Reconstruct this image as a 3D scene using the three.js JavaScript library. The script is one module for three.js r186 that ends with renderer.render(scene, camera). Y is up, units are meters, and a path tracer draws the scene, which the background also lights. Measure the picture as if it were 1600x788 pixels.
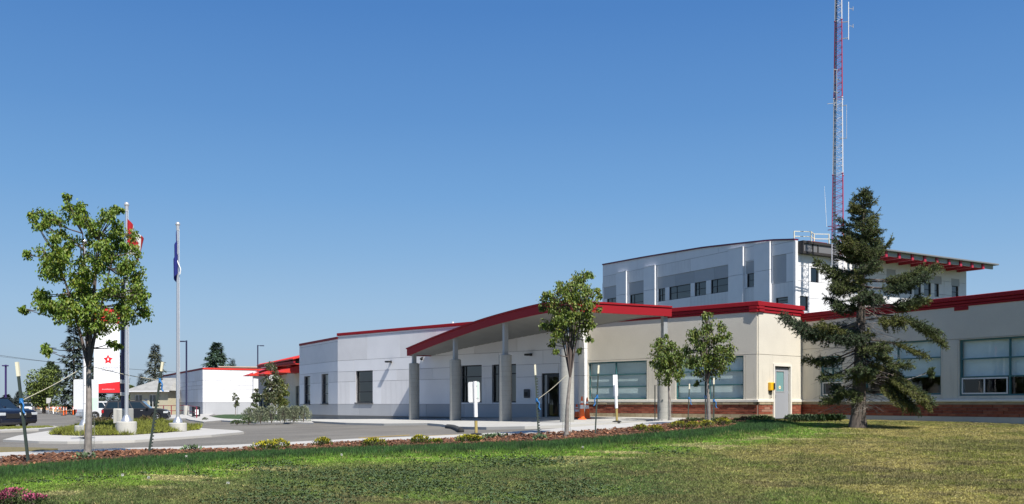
import * as THREE from 'three';
import { mergeGeometries } from 'three/addons/utils/BufferGeometryUtils.js';
import { RoundedBoxGeometry } from 'three/addons/geometries/RoundedBoxGeometry.js';

// ---------- camera, sky, sun, exposure ----------
const F = 1550, HZ = 631, CX = 800, EYE = 1.65;          // focal length and horizon row in photo pixels, eye height in metres
const scene = new THREE.Scene();
const camera = new THREE.PerspectiveCamera(2 * Math.atan(HZ / F) * 180 / Math.PI, 1600 / 788, 0.1, 3000);
camera.setViewOffset(1600, 2 * HZ, 0, 0, 1600, 788);     // level camera with the lens shifted up
camera.position.set(0, EYE, 0);
camera.lookAt(0, EYE, -10);
camera.updateProjectionMatrix();
const renderer = new THREE.WebGLRenderer({ antialias: true });
renderer.setSize(1024, 504);
renderer.toneMapping = THREE.LinearToneMapping;
renderer.toneMappingExposure = 1.42;
renderer.shadowMap.enabled = true;
const SUN_AZ = 27.8 * Math.PI / 180, SUN_EL = 50 * Math.PI / 180;   // behind the camera, to its right
const sunDir = new THREE.Vector3(Math.sin(SUN_AZ) * Math.cos(SUN_EL), Math.sin(SUN_EL), Math.cos(SUN_AZ) * Math.cos(SUN_EL));
{
  const W = 256, H = 512, d = new Float32Array(W * H * 4);
  // clear summer sky: pale near the horizon, deep blue above; a faint brightening round the sun
  const stops = [[0, .43, .53, .61], [1.6, .425, .545, .66], [3.2, .40, .56, .725], [5.4, .345, .535, .755], [8.5, .252, .458, .735], [11.7, .182, .387, .705], [16, .125, .305, .635], [21.7, .081, .232, .56], [40, .052, .155, .43], [90, .035, .11, .32]];
  for (let j = 0; j < H; j++) {
    const el = ((j + .5) / H - .5) * 180, e = Math.max(el, 0);
    let k = 0; while (k < stops.length - 2 && e > stops[k + 1][0]) k++;
    const a = stops[k], b = stops[k + 1]; let t = Math.min(1, (e - a[0]) / (b[0] - a[0]));
    for (let i = 0; i < W; i++) {
      const az = ((i + .5) / W - .5) * 2 * Math.PI, ce = Math.cos(el * Math.PI / 180);
      const dir = new THREE.Vector3(ce * Math.cos(az), Math.sin(el * Math.PI / 180), ce * Math.sin(az));
      const c = Math.max(0, dir.dot(sunDir)), glow = .10 * c ** 8 + .35 * c ** 60, o = (j * W + i) * 4;
      for (let q = 0; q < 3; q++) d[o + q] = .69 * (a[q + 1] + (b[q + 1] - a[q + 1]) * t + glow * [1, .97, .9][q]);
      d[o + 3] = 1;
    }
  }
  const t = new THREE.DataTexture(d, W, H, THREE.RGBAFormat, THREE.FloatType);
  t.mapping = THREE.EquirectangularReflectionMapping; t.magFilter = t.minFilter = THREE.LinearFilter; t.needsUpdate = true;
  scene.background = t; scene.environment = t;
}
const sun = new THREE.DirectionalLight(new THREE.Color(1, .95, .87), 4.9);
sun.target.position.set(0, 0, -50); sun.position.copy(sunDir).multiplyScalar(200).add(sun.target.position); scene.add(sun, sun.target);
sun.castShadow = true; sun.shadow.mapSize.set(4096, 4096);
Object.assign(sun.shadow.camera, { left: -80, right: 80, top: 80, bottom: -80, near: 1, far: 500 });

// ---------- small helpers ----------
function rng(seed) { let a = seed >>> 0; return () => { a = a + 0x6D2B79F5 | 0; let t = Math.imul(a ^ a >>> 15, 1 | a); t = t + Math.imul(t ^ t >>> 7, 61 | t) ^ t; return ((t ^ t >>> 14) >>> 0) / 4294967296; }; }
function hash2(x, y, s = 0) { let h = Math.imul(x | 0, 374761393) + Math.imul(y | 0, 668265263) + Math.imul(s | 0, 2147483647) | 0; h = Math.imul(h ^ h >>> 13, 1274126177); return ((h ^ h >>> 16) >>> 0) / 4294967296; }
function vnoise(x, y, s = 0, per = 0) {
  const xi = Math.floor(x), yi = Math.floor(y), fx = x - xi, fy = y - yi, u = fx * fx * (3 - 2 * fx), v = fy * fy * (3 - 2 * fy);
  const w = (n) => per ? ((n % per) + per) % per : n;
  const a = hash2(w(xi), w(yi), s), b = hash2(w(xi + 1), w(yi), s), c = hash2(w(xi), w(yi + 1), s), e = hash2(w(xi + 1), w(yi + 1), s);
  return a + (b - a) * u + (c - a) * v + (a - b - c + e) * u * v;
}
function fbm(x, y, s = 0, oct = 4, per = 0) { let r = 0, a = .5, n = 0; for (let i = 0; i < oct; i++) { r += a * vnoise(x, y, s + i * 7, per); n += a; x *= 2; y *= 2; per *= 2; a *= .5; } return r / n; }
const clamp = (x, a, b) => Math.min(b, Math.max(a, x)), smooth = (a, b, x) => { const t = clamp((x - a) / (b - a), 0, 1); return t * t * (3 - 2 * t); }, mix = (a, b, t) => a + (b - a) * t;
const V3 = (x, y, z) => new THREE.Vector3(x, y, z);
// photo pixel -> plan position (X right, Z depth); heights from a pixel row at a depth
const pt = (px, Z) => [(px - CX) / F * Z, Z];
const hgt = (py, Z) => EYE + (HZ - py) * Z / F;
const vpdir = (v) => { const a = (v - CX) / F, l = Math.hypot(a, 1); return [a / l, 1 / l]; };
function hit(P, d, px) { const k = (px - CX) / F, t = (k * P[1] - P[0]) / (d[0] - k * d[1]); return [P[0] + t * d[0], P[1] + t * d[1]]; }
const L1 = vpdir(-740), R1 = vpdir(2540), L2 = vpdir(-30), R2 = vpdir(3200);   // the four wall directions of the place

// ---------- textures and materials ----------
function tex(size, fn, srgb = true) {
  const d = new Uint8Array(size * size * 4);
  for (let y = 0; y < size; y++) for (let x = 0; x < size; x++) {
    const c = fn(x / size, y / size), o = (y * size + x) * 4;
    for (let q = 0; q < 3; q++) { let v = clamp(c[q], 0, 1); if (srgb) v = v <= .0031308 ? v * 12.92 : 1.055 * v ** (1 / 2.4) - .055; d[o + q] = Math.round(v * 255); }
    d[o + 3] = 255;
  }
  const t = new THREE.DataTexture(d, size, size, THREE.RGBAFormat); t.wrapS = t.wrapT = THREE.RepeatWrapping; t.magFilter = THREE.LinearFilter; t.minFilter = THREE.LinearMipmapLinearFilter; t.generateMipmaps = true;
  if (srgb) t.colorSpace = THREE.SRGBColorSpace; t.needsUpdate = true; return t;
}
const rep = (t, r) => { const c = t.clone(); c.repeat.set(r, r); c.needsUpdate = true; return c; };
// grain around white, multiplied by a material's colour: coarse blotches and fine speckle
const grain = (amp, fine, s, stretch = 1) => tex(256, (u, v) => { const g = 1 - amp * fbm(u * 4 * stretch, v * 4, s, 4, 4) - fine * vnoise(u * 128, v * 128, s + 50, 128); return [g, g, g]; });
const T = {
  soft: grain(.14, .05, 1), rough: grain(.35, .25, 2), metal: grain(.08, .03, 3), bark: tex(256, (u, v) => { const g = .45 + .55 * fbm(u * 16, v * 4, 9, 4, 4); return [g, g * .98, g * .95]; }),
  bump: tex(256, (u, v) => { const g = .6 * fbm(u * 32, v * 32, 21, 3, 32) + .4 * vnoise(u * 128, v * 128, 5, 128); return [g, g, g]; }, false),
  form: tex(256, (u, v) => { const b = Math.abs(((v * 8) % 1) - .5) < .06 ? .10 : 0, g = 1 - b - .18 * fbm(u * 6, v * 6, 31, 4, 6) - .08 * vnoise(u * 100, v * 100, 3, 100); return [g, g, g]; }),
  asphalt: tex(512, (u, v) => { const p = fbm(u * 6, v * 6, 41, 4, 6), s = vnoise(u * 256, v * 256, 43, 256); const q = smooth(.52, .6, fbm(u * 2, v * 2, 47, 5, 2)); const g = .70 + .30 * p - .22 * s - .09 * q; return [g, g * .985, g * .95]; }),
  stain: tex(512, (u, v) => { const p = fbm(u * 5, v * 5, 61, 5, 5), st = smooth(.55, .75, fbm(u * 18, v * 2, 63, 4, 2)), g = 1 - .16 * p - .08 * st - .05 * vnoise(u * 200, v * 200, 65, 200); return [g, g * .99, g * .97]; }),
  grass: tex(512, (u, v) => { const a = fbm(u * 24, v * 24, 71, 3, 24), b = vnoise(u * 170, v * 170, 73, 170), g = .45 + .4 * a + .35 * (b - .5); return [g * 1.05, g, g * .9]; }),
};
function mat(r, g, b, rough = .8, o = {}) {
  const m = new THREE.MeshPhysicalMaterial({ color: new THREE.Color().setRGB(r, g, b), roughness: rough, ...o });
  return m;
}
const grainy = (r, g, b, rough, t, scale, o = {}) => mat(r, g, b, rough, { map: rep(t, scale), ...o });
const M = {
  white: grainy(.77, .77, .79, .55, T.metal, .35), whiteB: grainy(.76, .76, .785, .55, T.stain, .23), white2: grainy(.78, .78, .80, .5, T.metal, .4),
  greyPanel: grainy(.42, .43, .45, .6, T.metal, .4), greyB: grainy(.38, .39, .41, .6, T.metal, .4), joint: mat(.24, .24, .26, .9), plinth: grainy(.22, .23, .24, .85, T.soft, .5),
  stucco: grainy(.67, .635, .555, .92, T.stain, .22, { bumpMap: rep(T.bump, 2), bumpScale: .004 }), stuccoTrim: grainy(.74, .71, .64, .9, T.soft, .5),
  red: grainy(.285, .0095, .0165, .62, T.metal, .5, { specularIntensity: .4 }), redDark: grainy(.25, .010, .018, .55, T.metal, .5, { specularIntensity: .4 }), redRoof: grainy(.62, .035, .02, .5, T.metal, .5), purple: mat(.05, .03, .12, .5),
  concrete: grainy(.49, .485, .46, .9, T.stain, .25), concreteWalk: grainy(.51, .50, .475, .92, T.stain, .17), column: grainy(.40, .395, .36, .9, T.form, .6, { bumpMap: rep(T.bump, 1), bumpScale: .004 }), precast: grainy(.50, .495, .46, .9, T.stain, .8),
  steel: mat(.62, .63, .65, .38, { metalness: .75 }), steelGrey: mat(.36, .37, .37, .5, { metalness: .3 }), galv: mat(.55, .56, .58, .45, { metalness: .5 }), blackMetal: mat(.015, .015, .02, .5), darkFrame: mat(.018, .02, .024, .45), teal: mat(.035, .13, .14, .5), whiteFrame: mat(.7, .7, .7, .5), railRed: mat(.22, .015, .04, .5), navy: mat(.012, .014, .05, .5), cream: mat(.72, .68, .52, .7),
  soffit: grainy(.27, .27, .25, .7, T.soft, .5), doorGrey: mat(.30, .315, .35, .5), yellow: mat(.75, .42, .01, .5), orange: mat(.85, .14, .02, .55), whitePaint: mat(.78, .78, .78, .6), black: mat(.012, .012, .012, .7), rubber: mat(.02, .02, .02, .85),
  glass: new THREE.MeshPhysicalMaterial({ color: new THREE.Color().setRGB(.55, .62, .62), transmission: 1, thickness: 0, roughness: .01, ior: 1.85 }), glassTeal: new THREE.MeshPhysicalMaterial({ color: new THREE.Color().setRGB(.88, .96, .97), transmission: 1, thickness: 0, roughness: .02, ior: 1.5 }),
  blind: grainy(.76, .79, .78, .9, T.soft, .8), interior: mat(.10, .10, .10, .95), roofDeck: mat(.2, .2, .2, .95),
  glassDark: mat(.012, .02, .024, .03, { clearcoat: 1 }),
};
// bricks and stones: a few tones of each
const brickM = [[.32, .085, .045], [.37, .10, .055], [.28, .068, .04], [.40, .13, .075]].map((c, i) => grainy(...c, .9, T.rough, 2.1 + i * .3));
const brickPale = grainy(.46, .24, .17, .9, T.rough, 2);
const stoneM = [[.44, .35, .215], [.50, .41, .27], [.39, .31, .19]].map((c, i) => grainy(...c, .95, T.rough, 1.7 + i * .3));
const mortar = grainy(.30, .25, .21, .95, T.rough, 2);

// ---------- scene graph helpers ----------
const taken = {};
function numbered(n) { if (!(n in taken)) { taken[n] = 0; return n; } return n + '_' + String(++taken[n]).padStart(3, '0'); }
function tag(o, label, category, group, kind) { o.userData.label = label; if (category) o.userData.category = category; if (group) o.userData.group = group; if (kind) o.userData.kind = kind; return o; }
function thing(name, label, category, pos = [0, 0, 0], turn = 0, group) { const o = new THREE.Group(); o.name = numbered(name); o.position.set(...pos); o.rotation.y = turn; scene.add(o); return tag(o, label, category, group); }
function shade(o) { o.castShadow = o.receiveShadow = true; return o; }
// uv in metres by the dominant axis of each face
function metreUV(g) {
  const n = g.index ? g.toNonIndexed() : g, p = n.attributes.position; if (!n.attributes.normal) n.computeVertexNormals();
  const uv = new Float32Array(p.count * 2), a = V3(), b = V3(), c = V3();
  for (let i = 0; i < p.count; i += 3) {
    a.fromBufferAttribute(p, i); b.fromBufferAttribute(p, i + 1); c.fromBufferAttribute(p, i + 2); const q = b.clone().sub(a).cross(c.clone().sub(a)), ax = Math.abs(q.x), ay = Math.abs(q.y), az = Math.abs(q.z);
    for (let k = 0; k < 3; k++) { const x = p.getX(i + k), y = p.getY(i + k), z = p.getZ(i + k), o = (i + k) * 2; if (ay >= ax && ay >= az) { uv[o] = x; uv[o + 1] = z; } else if (ax >= az) { uv[o] = z; uv[o + 1] = y; } else { uv[o] = x; uv[o + 1] = y; } }
  }
  n.setAttribute('uv', new THREE.BufferAttribute(uv, 2)); return n;
}
function part(name, geos, m, parent, label) {
  const list = (Array.isArray(geos) ? geos : [geos]).map((g) => { const n = metreUV(g); for (const k of Object.keys(n.attributes)) if (!['position', 'normal', 'uv', 'color'].includes(k)) n.deleteAttribute(k); return n; });
  const mesh = shade(new THREE.Mesh(list.length > 1 ? mergeGeometries(list) : list[0], m)); mesh.name = parent === scene ? numbered(name) : name; parent.add(mesh); if (label) mesh.userData.label = label; return mesh;
}
function struct(name, geos, m, label) { const o = part(name, geos, m, scene); o.userData.kind = 'structure'; if (label) o.userData.label = label; return o; }
const box = (x0, x1, y0, y1, z0, z1) => new THREE.BoxGeometry(x1 - x0, y1 - y0, z1 - z0).translate((x0 + x1) / 2, (y0 + y1) / 2, (z0 + z1) / 2);
const rbox = (x0, x1, y0, y1, z0, z1, r = .01) => new RoundedBoxGeometry(x1 - x0, y1 - y0, z1 - z0, 2, Math.min(r, (x1 - x0) / 2.1, (y1 - y0) / 2.1, (z1 - z0) / 2.1)).translate((x0 + x1) / 2, (y0 + y1) / 2, (z0 + z1) / 2);
function rod(a, b, r0, r1 = r0, n = 8) { const A = V3(...a), B = V3(...b), d = B.clone().sub(A), g = new THREE.CylinderGeometry(r1, r0, d.length(), n); g.applyQuaternion(new THREE.Quaternion().setFromUnitVectors(V3(0, 1, 0), d.normalize())); return g.translate((A.x + B.x) / 2, (A.y + B.y) / 2, (A.z + B.z) / 2); }
function bar(a, b, w, h) { const A = V3(...a), B = V3(...b), d = B.clone().sub(A), l = d.length(); const g = new THREE.BoxGeometry(w, h, l); const m = new THREE.Matrix4().lookAt(A, B, Math.abs(d.y) > .99 * l ? V3(0, 0, 1) : V3(0, 1, 0)); g.applyMatrix4(m); return g.translate((A.x + B.x) / 2, (A.y + B.y) / 2, (A.z + B.z) / 2); }
function tube(pts, r, seg = 16, n = 6) { return new THREE.TubeGeometry(new THREE.CatmullRomCurve3(pts.map((p) => V3(...p))), seg, r, n, false); }
function prism(poly, y0, y1) { const s = new THREE.Shape(poly.map((p) => new THREE.Vector2(p[0], p[1]))); return new THREE.ExtrudeGeometry(s, { depth: y1 - y0, bevelEnabled: false }).rotateX(-Math.PI / 2).translate(0, y0, 0); }  // plan polygon (X, depth)
function rectMinus(r, holes) { // r, holes: [x0,x1,y0,y1]
  let out = [r];
  for (const h of holes) { const nx = []; for (const q of out) { const x0 = Math.max(q[0], h[0]), x1 = Math.min(q[1], h[1]), y0 = Math.max(q[2], h[2]), y1 = Math.min(q[3], h[3]); if (x0 >= x1 - 1e-4 || y0 >= y1 - 1e-4) { nx.push(q); continue; } if (y0 > q[2]) nx.push([q[0], q[1], q[2], y0]); if (y1 < q[3]) nx.push([q[0], q[1], y1, q[3]]); if (x0 > q[0]) nx.push([q[0], x0, y0, y1]); if (x1 < q[1]) nx.push([x1, q[1], y0, y1]); } out = nx; }
  return out.filter((q) => q[1] - q[0] > .005 && q[3] - q[2] > .005);
}
// a vertical wall plane from plan point A (left, as seen) to B (right); local x along it, y = world height, z outward to the viewer
function wallFrame(A, B, base = [0, 0, 0]) {
  const dx = B[0] - A[0], dz = B[1] - A[1], len = Math.hypot(dx, dz), d = [dx / len, dz / len], turn = Math.atan2(d[1], d[0]);
  const w = { A, B, len, d, turn };
  w.put = (o) => { o.position.set(A[0] - base[0], -base[1], -A[1] - base[2]); o.rotation.y = turn; return o; };
  w.at = (px, py) => { const p = hit(A, d, px); return [(p[0] - A[0]) * d[0] + (p[1] - A[1]) * d[1], hgt(py, p[1])]; };
  w.s = (px) => w.at(px, HZ)[0];
  w.rect = (x0, x1, yt, yb) => { const a = w.s(x0), b = w.s(x1), m = (x0 + x1) / 2; return [a, b, w.at(m, yb)[1], w.at(m, yt)[1]]; };   // rows measured at the middle
  w.part = (name, geos, m, parent, label) => w.put(part(name, geos, m, parent, label));
  w.group = (name, parent, label) => { const g = new THREE.Group(); g.name = name; parent.add(g); w.put(g); if (label) g.userData.label = label; return g; };
  return w;
}

// ---------- the lie of the land: a smooth surface through measured spots (plan x, depth, height over the eye) ----------
const spots = [
  [0, 0, -1.65], [-20, 0, -1.6], [20, 0, -1.65], [0, -20, -1.65], [-9, 16, -1.48], [0, 16.5, -1.62], [9, 16.5, -1.6], [18, 16, -1.5],
  [...pt(137, 21.6), -1.2], [...pt(886, 26.8), -.95], [...pt(1107, 31), -.72], [...pt(1342, 30), -.70], [...pt(1220, 40.6), -.64], [...pt(1600, 32.5), -.67], [24, 26, -.72], [...pt(1342, 22.5), -1.22], [...pt(700, 21), -1.33],
  [...pt(886, 38.6), -.82], [...pt(789.6, 43.1), -.86], [...pt(711.5, 47.7), -.91], [...pt(647, 52.2), -.945], [...pt(1037, 40.4), -.74], [...pt(850, 47), -.73], [...pt(528, 59.2), -1.03], [...pt(469, 66.3), -1.13],
  [...pt(330, 25.6), -1.21], [...pt(0, 25), -1.27], [...pt(196, 37), -1.25], [...pt(279, 41.2), -1.24], [...pt(500, 35), -1.08], [...pt(690, 36), -.98], [...pt(213, 85), -1.56], [...pt(317, 112), -1.28], [...pt(420, 105), -1.2], [...pt(20, 60), -1.45], [...pt(350, 78), -1.33],
  [-60, 40, -1.5], [-60, 140, -1.6], [0, 140, -1.2], [60, 100, -.9], [60, 30, -.9], [-50, 0, -1.7], [50, 0, -1.7], [-120, 220, -1.65], [60, 220, -1.4],
];
const tps = (() => {
  const n = spots.length, N = n + 3, A = [], U = (r2) => r2 < 1e-9 ? 0 : r2 * Math.log(r2) * .5;
  for (let i = 0; i < n; i++) { const row = []; for (let j = 0; j < n; j++) row.push(U((spots[i][0] - spots[j][0]) ** 2 + (spots[i][1] - spots[j][1]) ** 2) + (i === j ? .8 : 0)); row.push(1, spots[i][0], spots[i][1], spots[i][2]); A.push(row); }
  for (let q = 0; q < 3; q++) { const row = []; for (let j = 0; j < n; j++) row.push(q === 0 ? 1 : spots[j][q - 1]); row.push(0, 0, 0, 0); A.push(row); }
  for (let i = 0; i < N; i++) { let p = i; for (let r = i + 1; r < N; r++) if (Math.abs(A[r][i]) > Math.abs(A[p][i])) p = r;[A[i], A[p]] = [A[p], A[i]]; for (let r = 0; r < N; r++) if (r !== i) { const k = A[r][i] / A[i][i]; if (k) for (let c = i; c <= N; c++) A[r][c] -= k * A[i][c]; } }
  const w = A.map((r, i) => r[N] / r[i]);
  return (x, z) => { let v = w[n] + w[n + 1] * x + w[n + 2] * z; for (let j = 0; j < n; j++) v += w[j] * U((x - spots[j][0]) ** 2 + (z - spots[j][1]) ** 2); return v; };
})();
const gcache = new Map();
function ground(x, z) { // world height at plan (x, depth)
  const far = Math.max(smooth(55, 110, Math.abs(x + 10)), smooth(130, 220, z), smooth(20, 60, -z));
  return EYE + (far >= 1 ? -1.6 : mix(clamp(tps(x, z), -1.8, -.5), -1.6, far));
}
function gp(px, py) { // the spot on the ground seen at a photo pixel
  let lo = 6; for (let Z = 6; Z < 600; Z *= 1.01) { const x = (px - CX) / F * Z; if (hgt(py, Z) <= ground(x, Z)) { let a = lo, b = Z; for (let i = 0; i < 24; i++) { const m = (a + b) / 2; if (hgt(py, m) <= ground((px - CX) / F * m, m)) b = m; else a = m; } return [(px - CX) / F * b, b]; } lo = Z; }
  return [(px - CX) / F * 600, 600];
}
const onGround = (p, dy = 0) => [p[0], ground(p[0], p[1]) + dy, -p[1]];
// lawn colour at a spot: lush strip by the planting bed, clover and dry patches further out (grass of different kinds and dryness)
const bedFront = [[-150, 752], [0, 737], [60, 732], [137, 727], [230, 720], [300, 715], [400, 711], [480, 707], [560, 704], [650, 701], [760, 697], [850, 694], [930, 689], [1010, 682], [1080, 676], [1140, 671], [1166, 663], [1150, 657.5]].map((p) => gp(...p));
const bedBack = [[-150, 723], [0, 719], [137, 712], [230, 708], [330, 706.5], [480, 698.5], [560, 694], [660, 691.5], [741, 687], [802, 683.5], [873, 680], [960, 674], [1020, 668.5], [1058, 664.5], [1068, 661], [1072, 658]].map((p) => gp(...p));
function bedDist(x, z) { let best = 1e9; for (let i = 0; i < bedFront.length - 2; i++) { const a = bedFront[i], b = bedFront[i + 1], dx = b[0] - a[0], dz = b[1] - a[1], t = clamp(((x - a[0]) * dx + (z - a[1]) * dz) / (dx * dx + dz * dz), 0, 1); best = Math.min(best, Math.hypot(x - a[0] - t * dx, z - a[1] - t * dz)); } return best; }
function lawnColor(x, z) {
  const d = bedDist(x, z) + 1.2 * (fbm(x * .9, z * .9, 101, 3) - .5), n = fbm(x * .55, z * .55, 103, 4), n2 = fbm(x * 1.7, z * 1.7, 105, 3), right = smooth(1.5, 8, x + .1 * (z - 24));
  const lush = [.020, .066, .009], yel = [.155, .27, .022], clover = [.062, .092, .026], dry = [.285, .24, .080], olive = [.148, .160, .026];
  let c = lush.slice(); const to = (q, t) => { for (let i = 0; i < 3; i++) c[i] = mix(c[i], q[i], t); };
  to(yel, .8 * smooth(1.1, 2.0, d)); to(olive, smooth(2.4, 3.8, d)); to([.095, .175, .026], .75 * (1 - right) * smooth(2.4, 3.8, d)); to(clover, .8 * smooth(2.8, 4.0, d) * (1 - right) * smooth(.3, .6, n + .12)); to(dry, smooth(.40, .62, n2 * .4 + n * .6) * smooth(2.2, 4.5, d) * (.14 + .8 * right)); to(olive, .15 * right * smooth(2, 6, d)); to([.10, .105, .03], .7 * smooth(.56, .70, fbm(x * .45 + 9, z * .9, 119, 4)) * smooth(2.5, 5, d)); to([.13, .10, .05], .55 * smooth(.60, .70, fbm(x * .8 + 3, z * 1.3, 127, 3)) * smooth(4, 7, d));
  to([.36, .31, .16], .75 * smooth(.61, .67, fbm(x * .8, z * 1.9, 111, 3)) * smooth(1.6, 2.2, d) * smooth(5, 2.5, d));
  return { c: c.map((v) => v * 1.09), lush: smooth(2.0, 1.0, d), d };
}
{ // one sheet to the horizon
  const axis = (fine0, fine1, step, lim) => { const a = []; for (let v = fine0; v <= fine1 + 1e-6; v += step) a.push(v); let s = step; for (let v = fine1; v < lim;) { s *= 1.22; v += s; a.push(v); } s = step; const l = []; for (let v = fine0; v > -lim;) { s *= 1.22; v -= s; l.push(v); } return l.reverse().concat(a); };
  const xs = axis(-26, 26, .5, 1500), zs = axis(8, 62, .5, 1500), pos = [], col = [], uv = [], idx = [];
  for (const z of zs) for (const x of xs) { pos.push(x, ground(x, z) - .03, -z); const near = Math.abs(x) < 40 && z > 0 && z < 60, c = near ? lawnColor(x, z).c : [.105, .125, .033]; col.push(...c.map((v) => v * .8)); uv.push(x / 2.3, z / 2.3); }
  const w = xs.length; for (let j = 0; j < zs.length - 1; j++) for (let i = 0; i < w - 1; i++) { const a = j * w + i; idx.push(a, a + 1, a + w, a + 1, a + w + 1, a + w); }
  const g = new THREE.BufferGeometry(); g.setAttribute('position', new THREE.Float32BufferAttribute(pos, 3)); g.setAttribute('color', new THREE.Float32BufferAttribute(col, 3)); g.setAttribute('uv', new THREE.Float32BufferAttribute(uv, 2)); g.setIndex(idx); g.computeVertexNormals();
  const m = shade(new THREE.Mesh(g, new THREE.MeshStandardMaterial({ vertexColors: true, map: T.grass, roughness: 1, bumpMap: T.grass, bumpScale: .02 }))); m.name = numbered('lawn'); tag(m, 'mown lawn, lush beside the planting bed and dry further out', 'lawn', null, 'structure'); scene.add(m);
}
// a sheet laid over the land inside a plan polygon, dy above it, with an edge face going down by skirt
function clipCell(poly, x0, x1, z0, z1) {
  let p = poly; const cut = (inside, cross) => { const o = []; for (let i = 0; i < p.length; i++) { const a = p[i], b = p[(i + 1) % p.length], ia = inside(a), ib = inside(b); if (ia) o.push(a); if (ia !== ib) o.push(cross(a, b)); } p = o; };
  const cx = (v) => (a, b) => { const t = (v - a[0]) / (b[0] - a[0]); return [v, a[1] + t * (b[1] - a[1])]; }, cz = (v) => (a, b) => { const t = (v - a[1]) / (b[1] - a[1]); return [a[0] + t * (b[0] - a[0]), v]; };
  cut((q) => q[0] >= x0, cx(x0)); if (p.length) cut((q) => q[0] <= x1, cx(x1)); if (p.length) cut((q) => q[1] >= z0, cz(z0)); if (p.length) cut((q) => q[1] <= z1, cz(z1)); return p;
}
function drape(poly, dy, step = 1, skirt = 0, lift = null) {
  const xs = poly.map((p) => p[0]), zs = poly.map((p) => p[1]), pos = [], h = (p) => ground(p[0], p[1]) + dy + (lift ? lift(p[0], p[1]) : 0);
  const tri = (a, b, c) => { const cr = (b[0] - a[0]) * (c[1] - a[1]) - (b[1] - a[1]) * (c[0] - a[0]); if (Math.abs(cr) < 1e-7) return; const o = cr > 0 ? [a, b, c] : [a, c, b]; for (const p of o) pos.push(p[0], h(p), -p[1]); };
  for (let x = Math.floor(Math.min(...xs) / step) * step; x < Math.max(...xs); x += step) for (let z = Math.floor(Math.min(...zs) / step) * step; z < Math.max(...zs); z += step) {
    const c = clipCell(poly, x, x + step, z, z + step); if (c.length < 3) continue;
    for (const f of THREE.ShapeUtils.triangulateShape(c.map((p) => new THREE.Vector2(...p)), [])) tri(c[f[0]], c[f[1]], c[f[2]]);
  }
  if (skirt) for (let i = 0; i < poly.length; i++) { const a = poly[i], b = poly[(i + 1) % poly.length], n = Math.max(1, Math.ceil(Math.hypot(b[0] - a[0], b[1] - a[1]) / step)); for (let k = 0; k < n; k++) { const p = [mix(a[0], b[0], k / n), mix(a[1], b[1], k / n)], q = [mix(a[0], b[0], (k + 1) / n), mix(a[1], b[1], (k + 1) / n)], hp = h(p), hq = h(q); pos.push(p[0], hp, -p[1], p[0], hp - skirt, -p[1], q[0], hq, -q[1], q[0], hq, -q[1], p[0], hp - skirt, -p[1], q[0], hq - skirt, -q[1]); } }
  const g = new THREE.BufferGeometry(); g.setAttribute('position', new THREE.Float32BufferAttribute(pos, 3)); g.computeVertexNormals(); return g;
}
const px = (list) => list.map((p) => gp(...p));
const asphaltM = grainy(.225, .212, .190, .95, T.asphalt, .11, { bumpMap: rep(T.bump, 1.3), bumpScale: .004 });
const stripBack = px([[1062, 659.5], [1000, 663.5], [960, 667], [873, 674], [802, 679.5], [741, 683], [660, 687], [560, 690.5], [480, 694.5], [330, 702], [225, 704.8], [130, 708], [0, 713]]);
struct('driveway', drape([...stripBack, [-14, 23.6], [-40, 26], [-70, 40], [-150, 120], [-150, 260], [-60, 260], [-40, 140], [-8, 140], [-8, 62], [4, 50], ...px([[1040, 658]])], 0, 2), asphaltM, 'worn grey asphalt driveway in front of the entrance');
struct('sidewalk', drape([...stripBack, [-16, 24.2], [-16, 22.6], ...bedBack.slice(1, -2)], .09, 1, .14), M.concreteWalk, 'pale concrete walk along the planting bed');
const mulchM = grainy(.115, .055, .032, .98, T.rough, 1.5);
struct('mulch_bed', drape([...bedBack, ...bedFront.slice().reverse()], .02, .5, .05, (x, z) => .05 * fbm(x * 2, z * 2, 7, 3)), mulchM, 'red-brown bark mulch planting bed');
const plaza = [...px([[484, 661], [540, 664], [600, 665.5], [668, 665], [690, 667], [712, 671], [760, 672], [820, 671], [880, 669], [960, 664.5], [1010, 661], [1058, 659.5]]), [9.2, 40.6], [4, 48], [-8, 64], [-16, 68]];
struct('entrance_plaza', drape(plaza, .10, 1, .16), M.concrete, 'light concrete plaza under the entrance canopy');
struct('traffic_island', drape(px([[4, 691], [60, 693.6], [105, 694.2], [160, 693.6], [210, 692], [280, 687], [330, 683.5], [381, 678.5], [372, 675.6], [330, 673.2], [270, 668], [200, 667], [120, 671], [70, 677], [28, 684]]), .08, 1, .12), M.concreteWalk, 'raised concrete island round the flagpoles');
const islandBed = px([[80, 683], [130, 685], [200, 684], [260, 679.5], [312, 674.5], [290, 671], [240, 669], [180, 670], [120, 673.5], [88, 678]]);
const bedRise = (x, z) => { let m = 1e9; for (let i = 0; i < islandBed.length; i++) { const a = islandBed[i], b = islandBed[(i + 1) % islandBed.length], dx = b[0] - a[0], dz = b[1] - a[1], t = clamp(((x - a[0]) * dx + (z - a[1]) * dz) / (dx * dx + dz * dz), 0, 1); m = Math.min(m, Math.hypot(x - a[0] - t * dx, z - a[1] - t * dz)); } return .2 * smooth(.1, 1.5, m); };   // the bed is heaped up
struct('planting_soil', drape(islandBed, .11, .6, .02, bedRise), grainy(.07, .055, .035, .98, T.rough, 1), 'dark soil bed in the flagpole island');
struct('kerb_island', drape(px([[-60, 680], [0, 676.5], [60, 674], [93, 670.5], [85, 668.5], [40, 669], [-60, 671]]), .10, 1, .14), M.concreteWalk, 'kerbed strip in front of the parked trucks');
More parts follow.
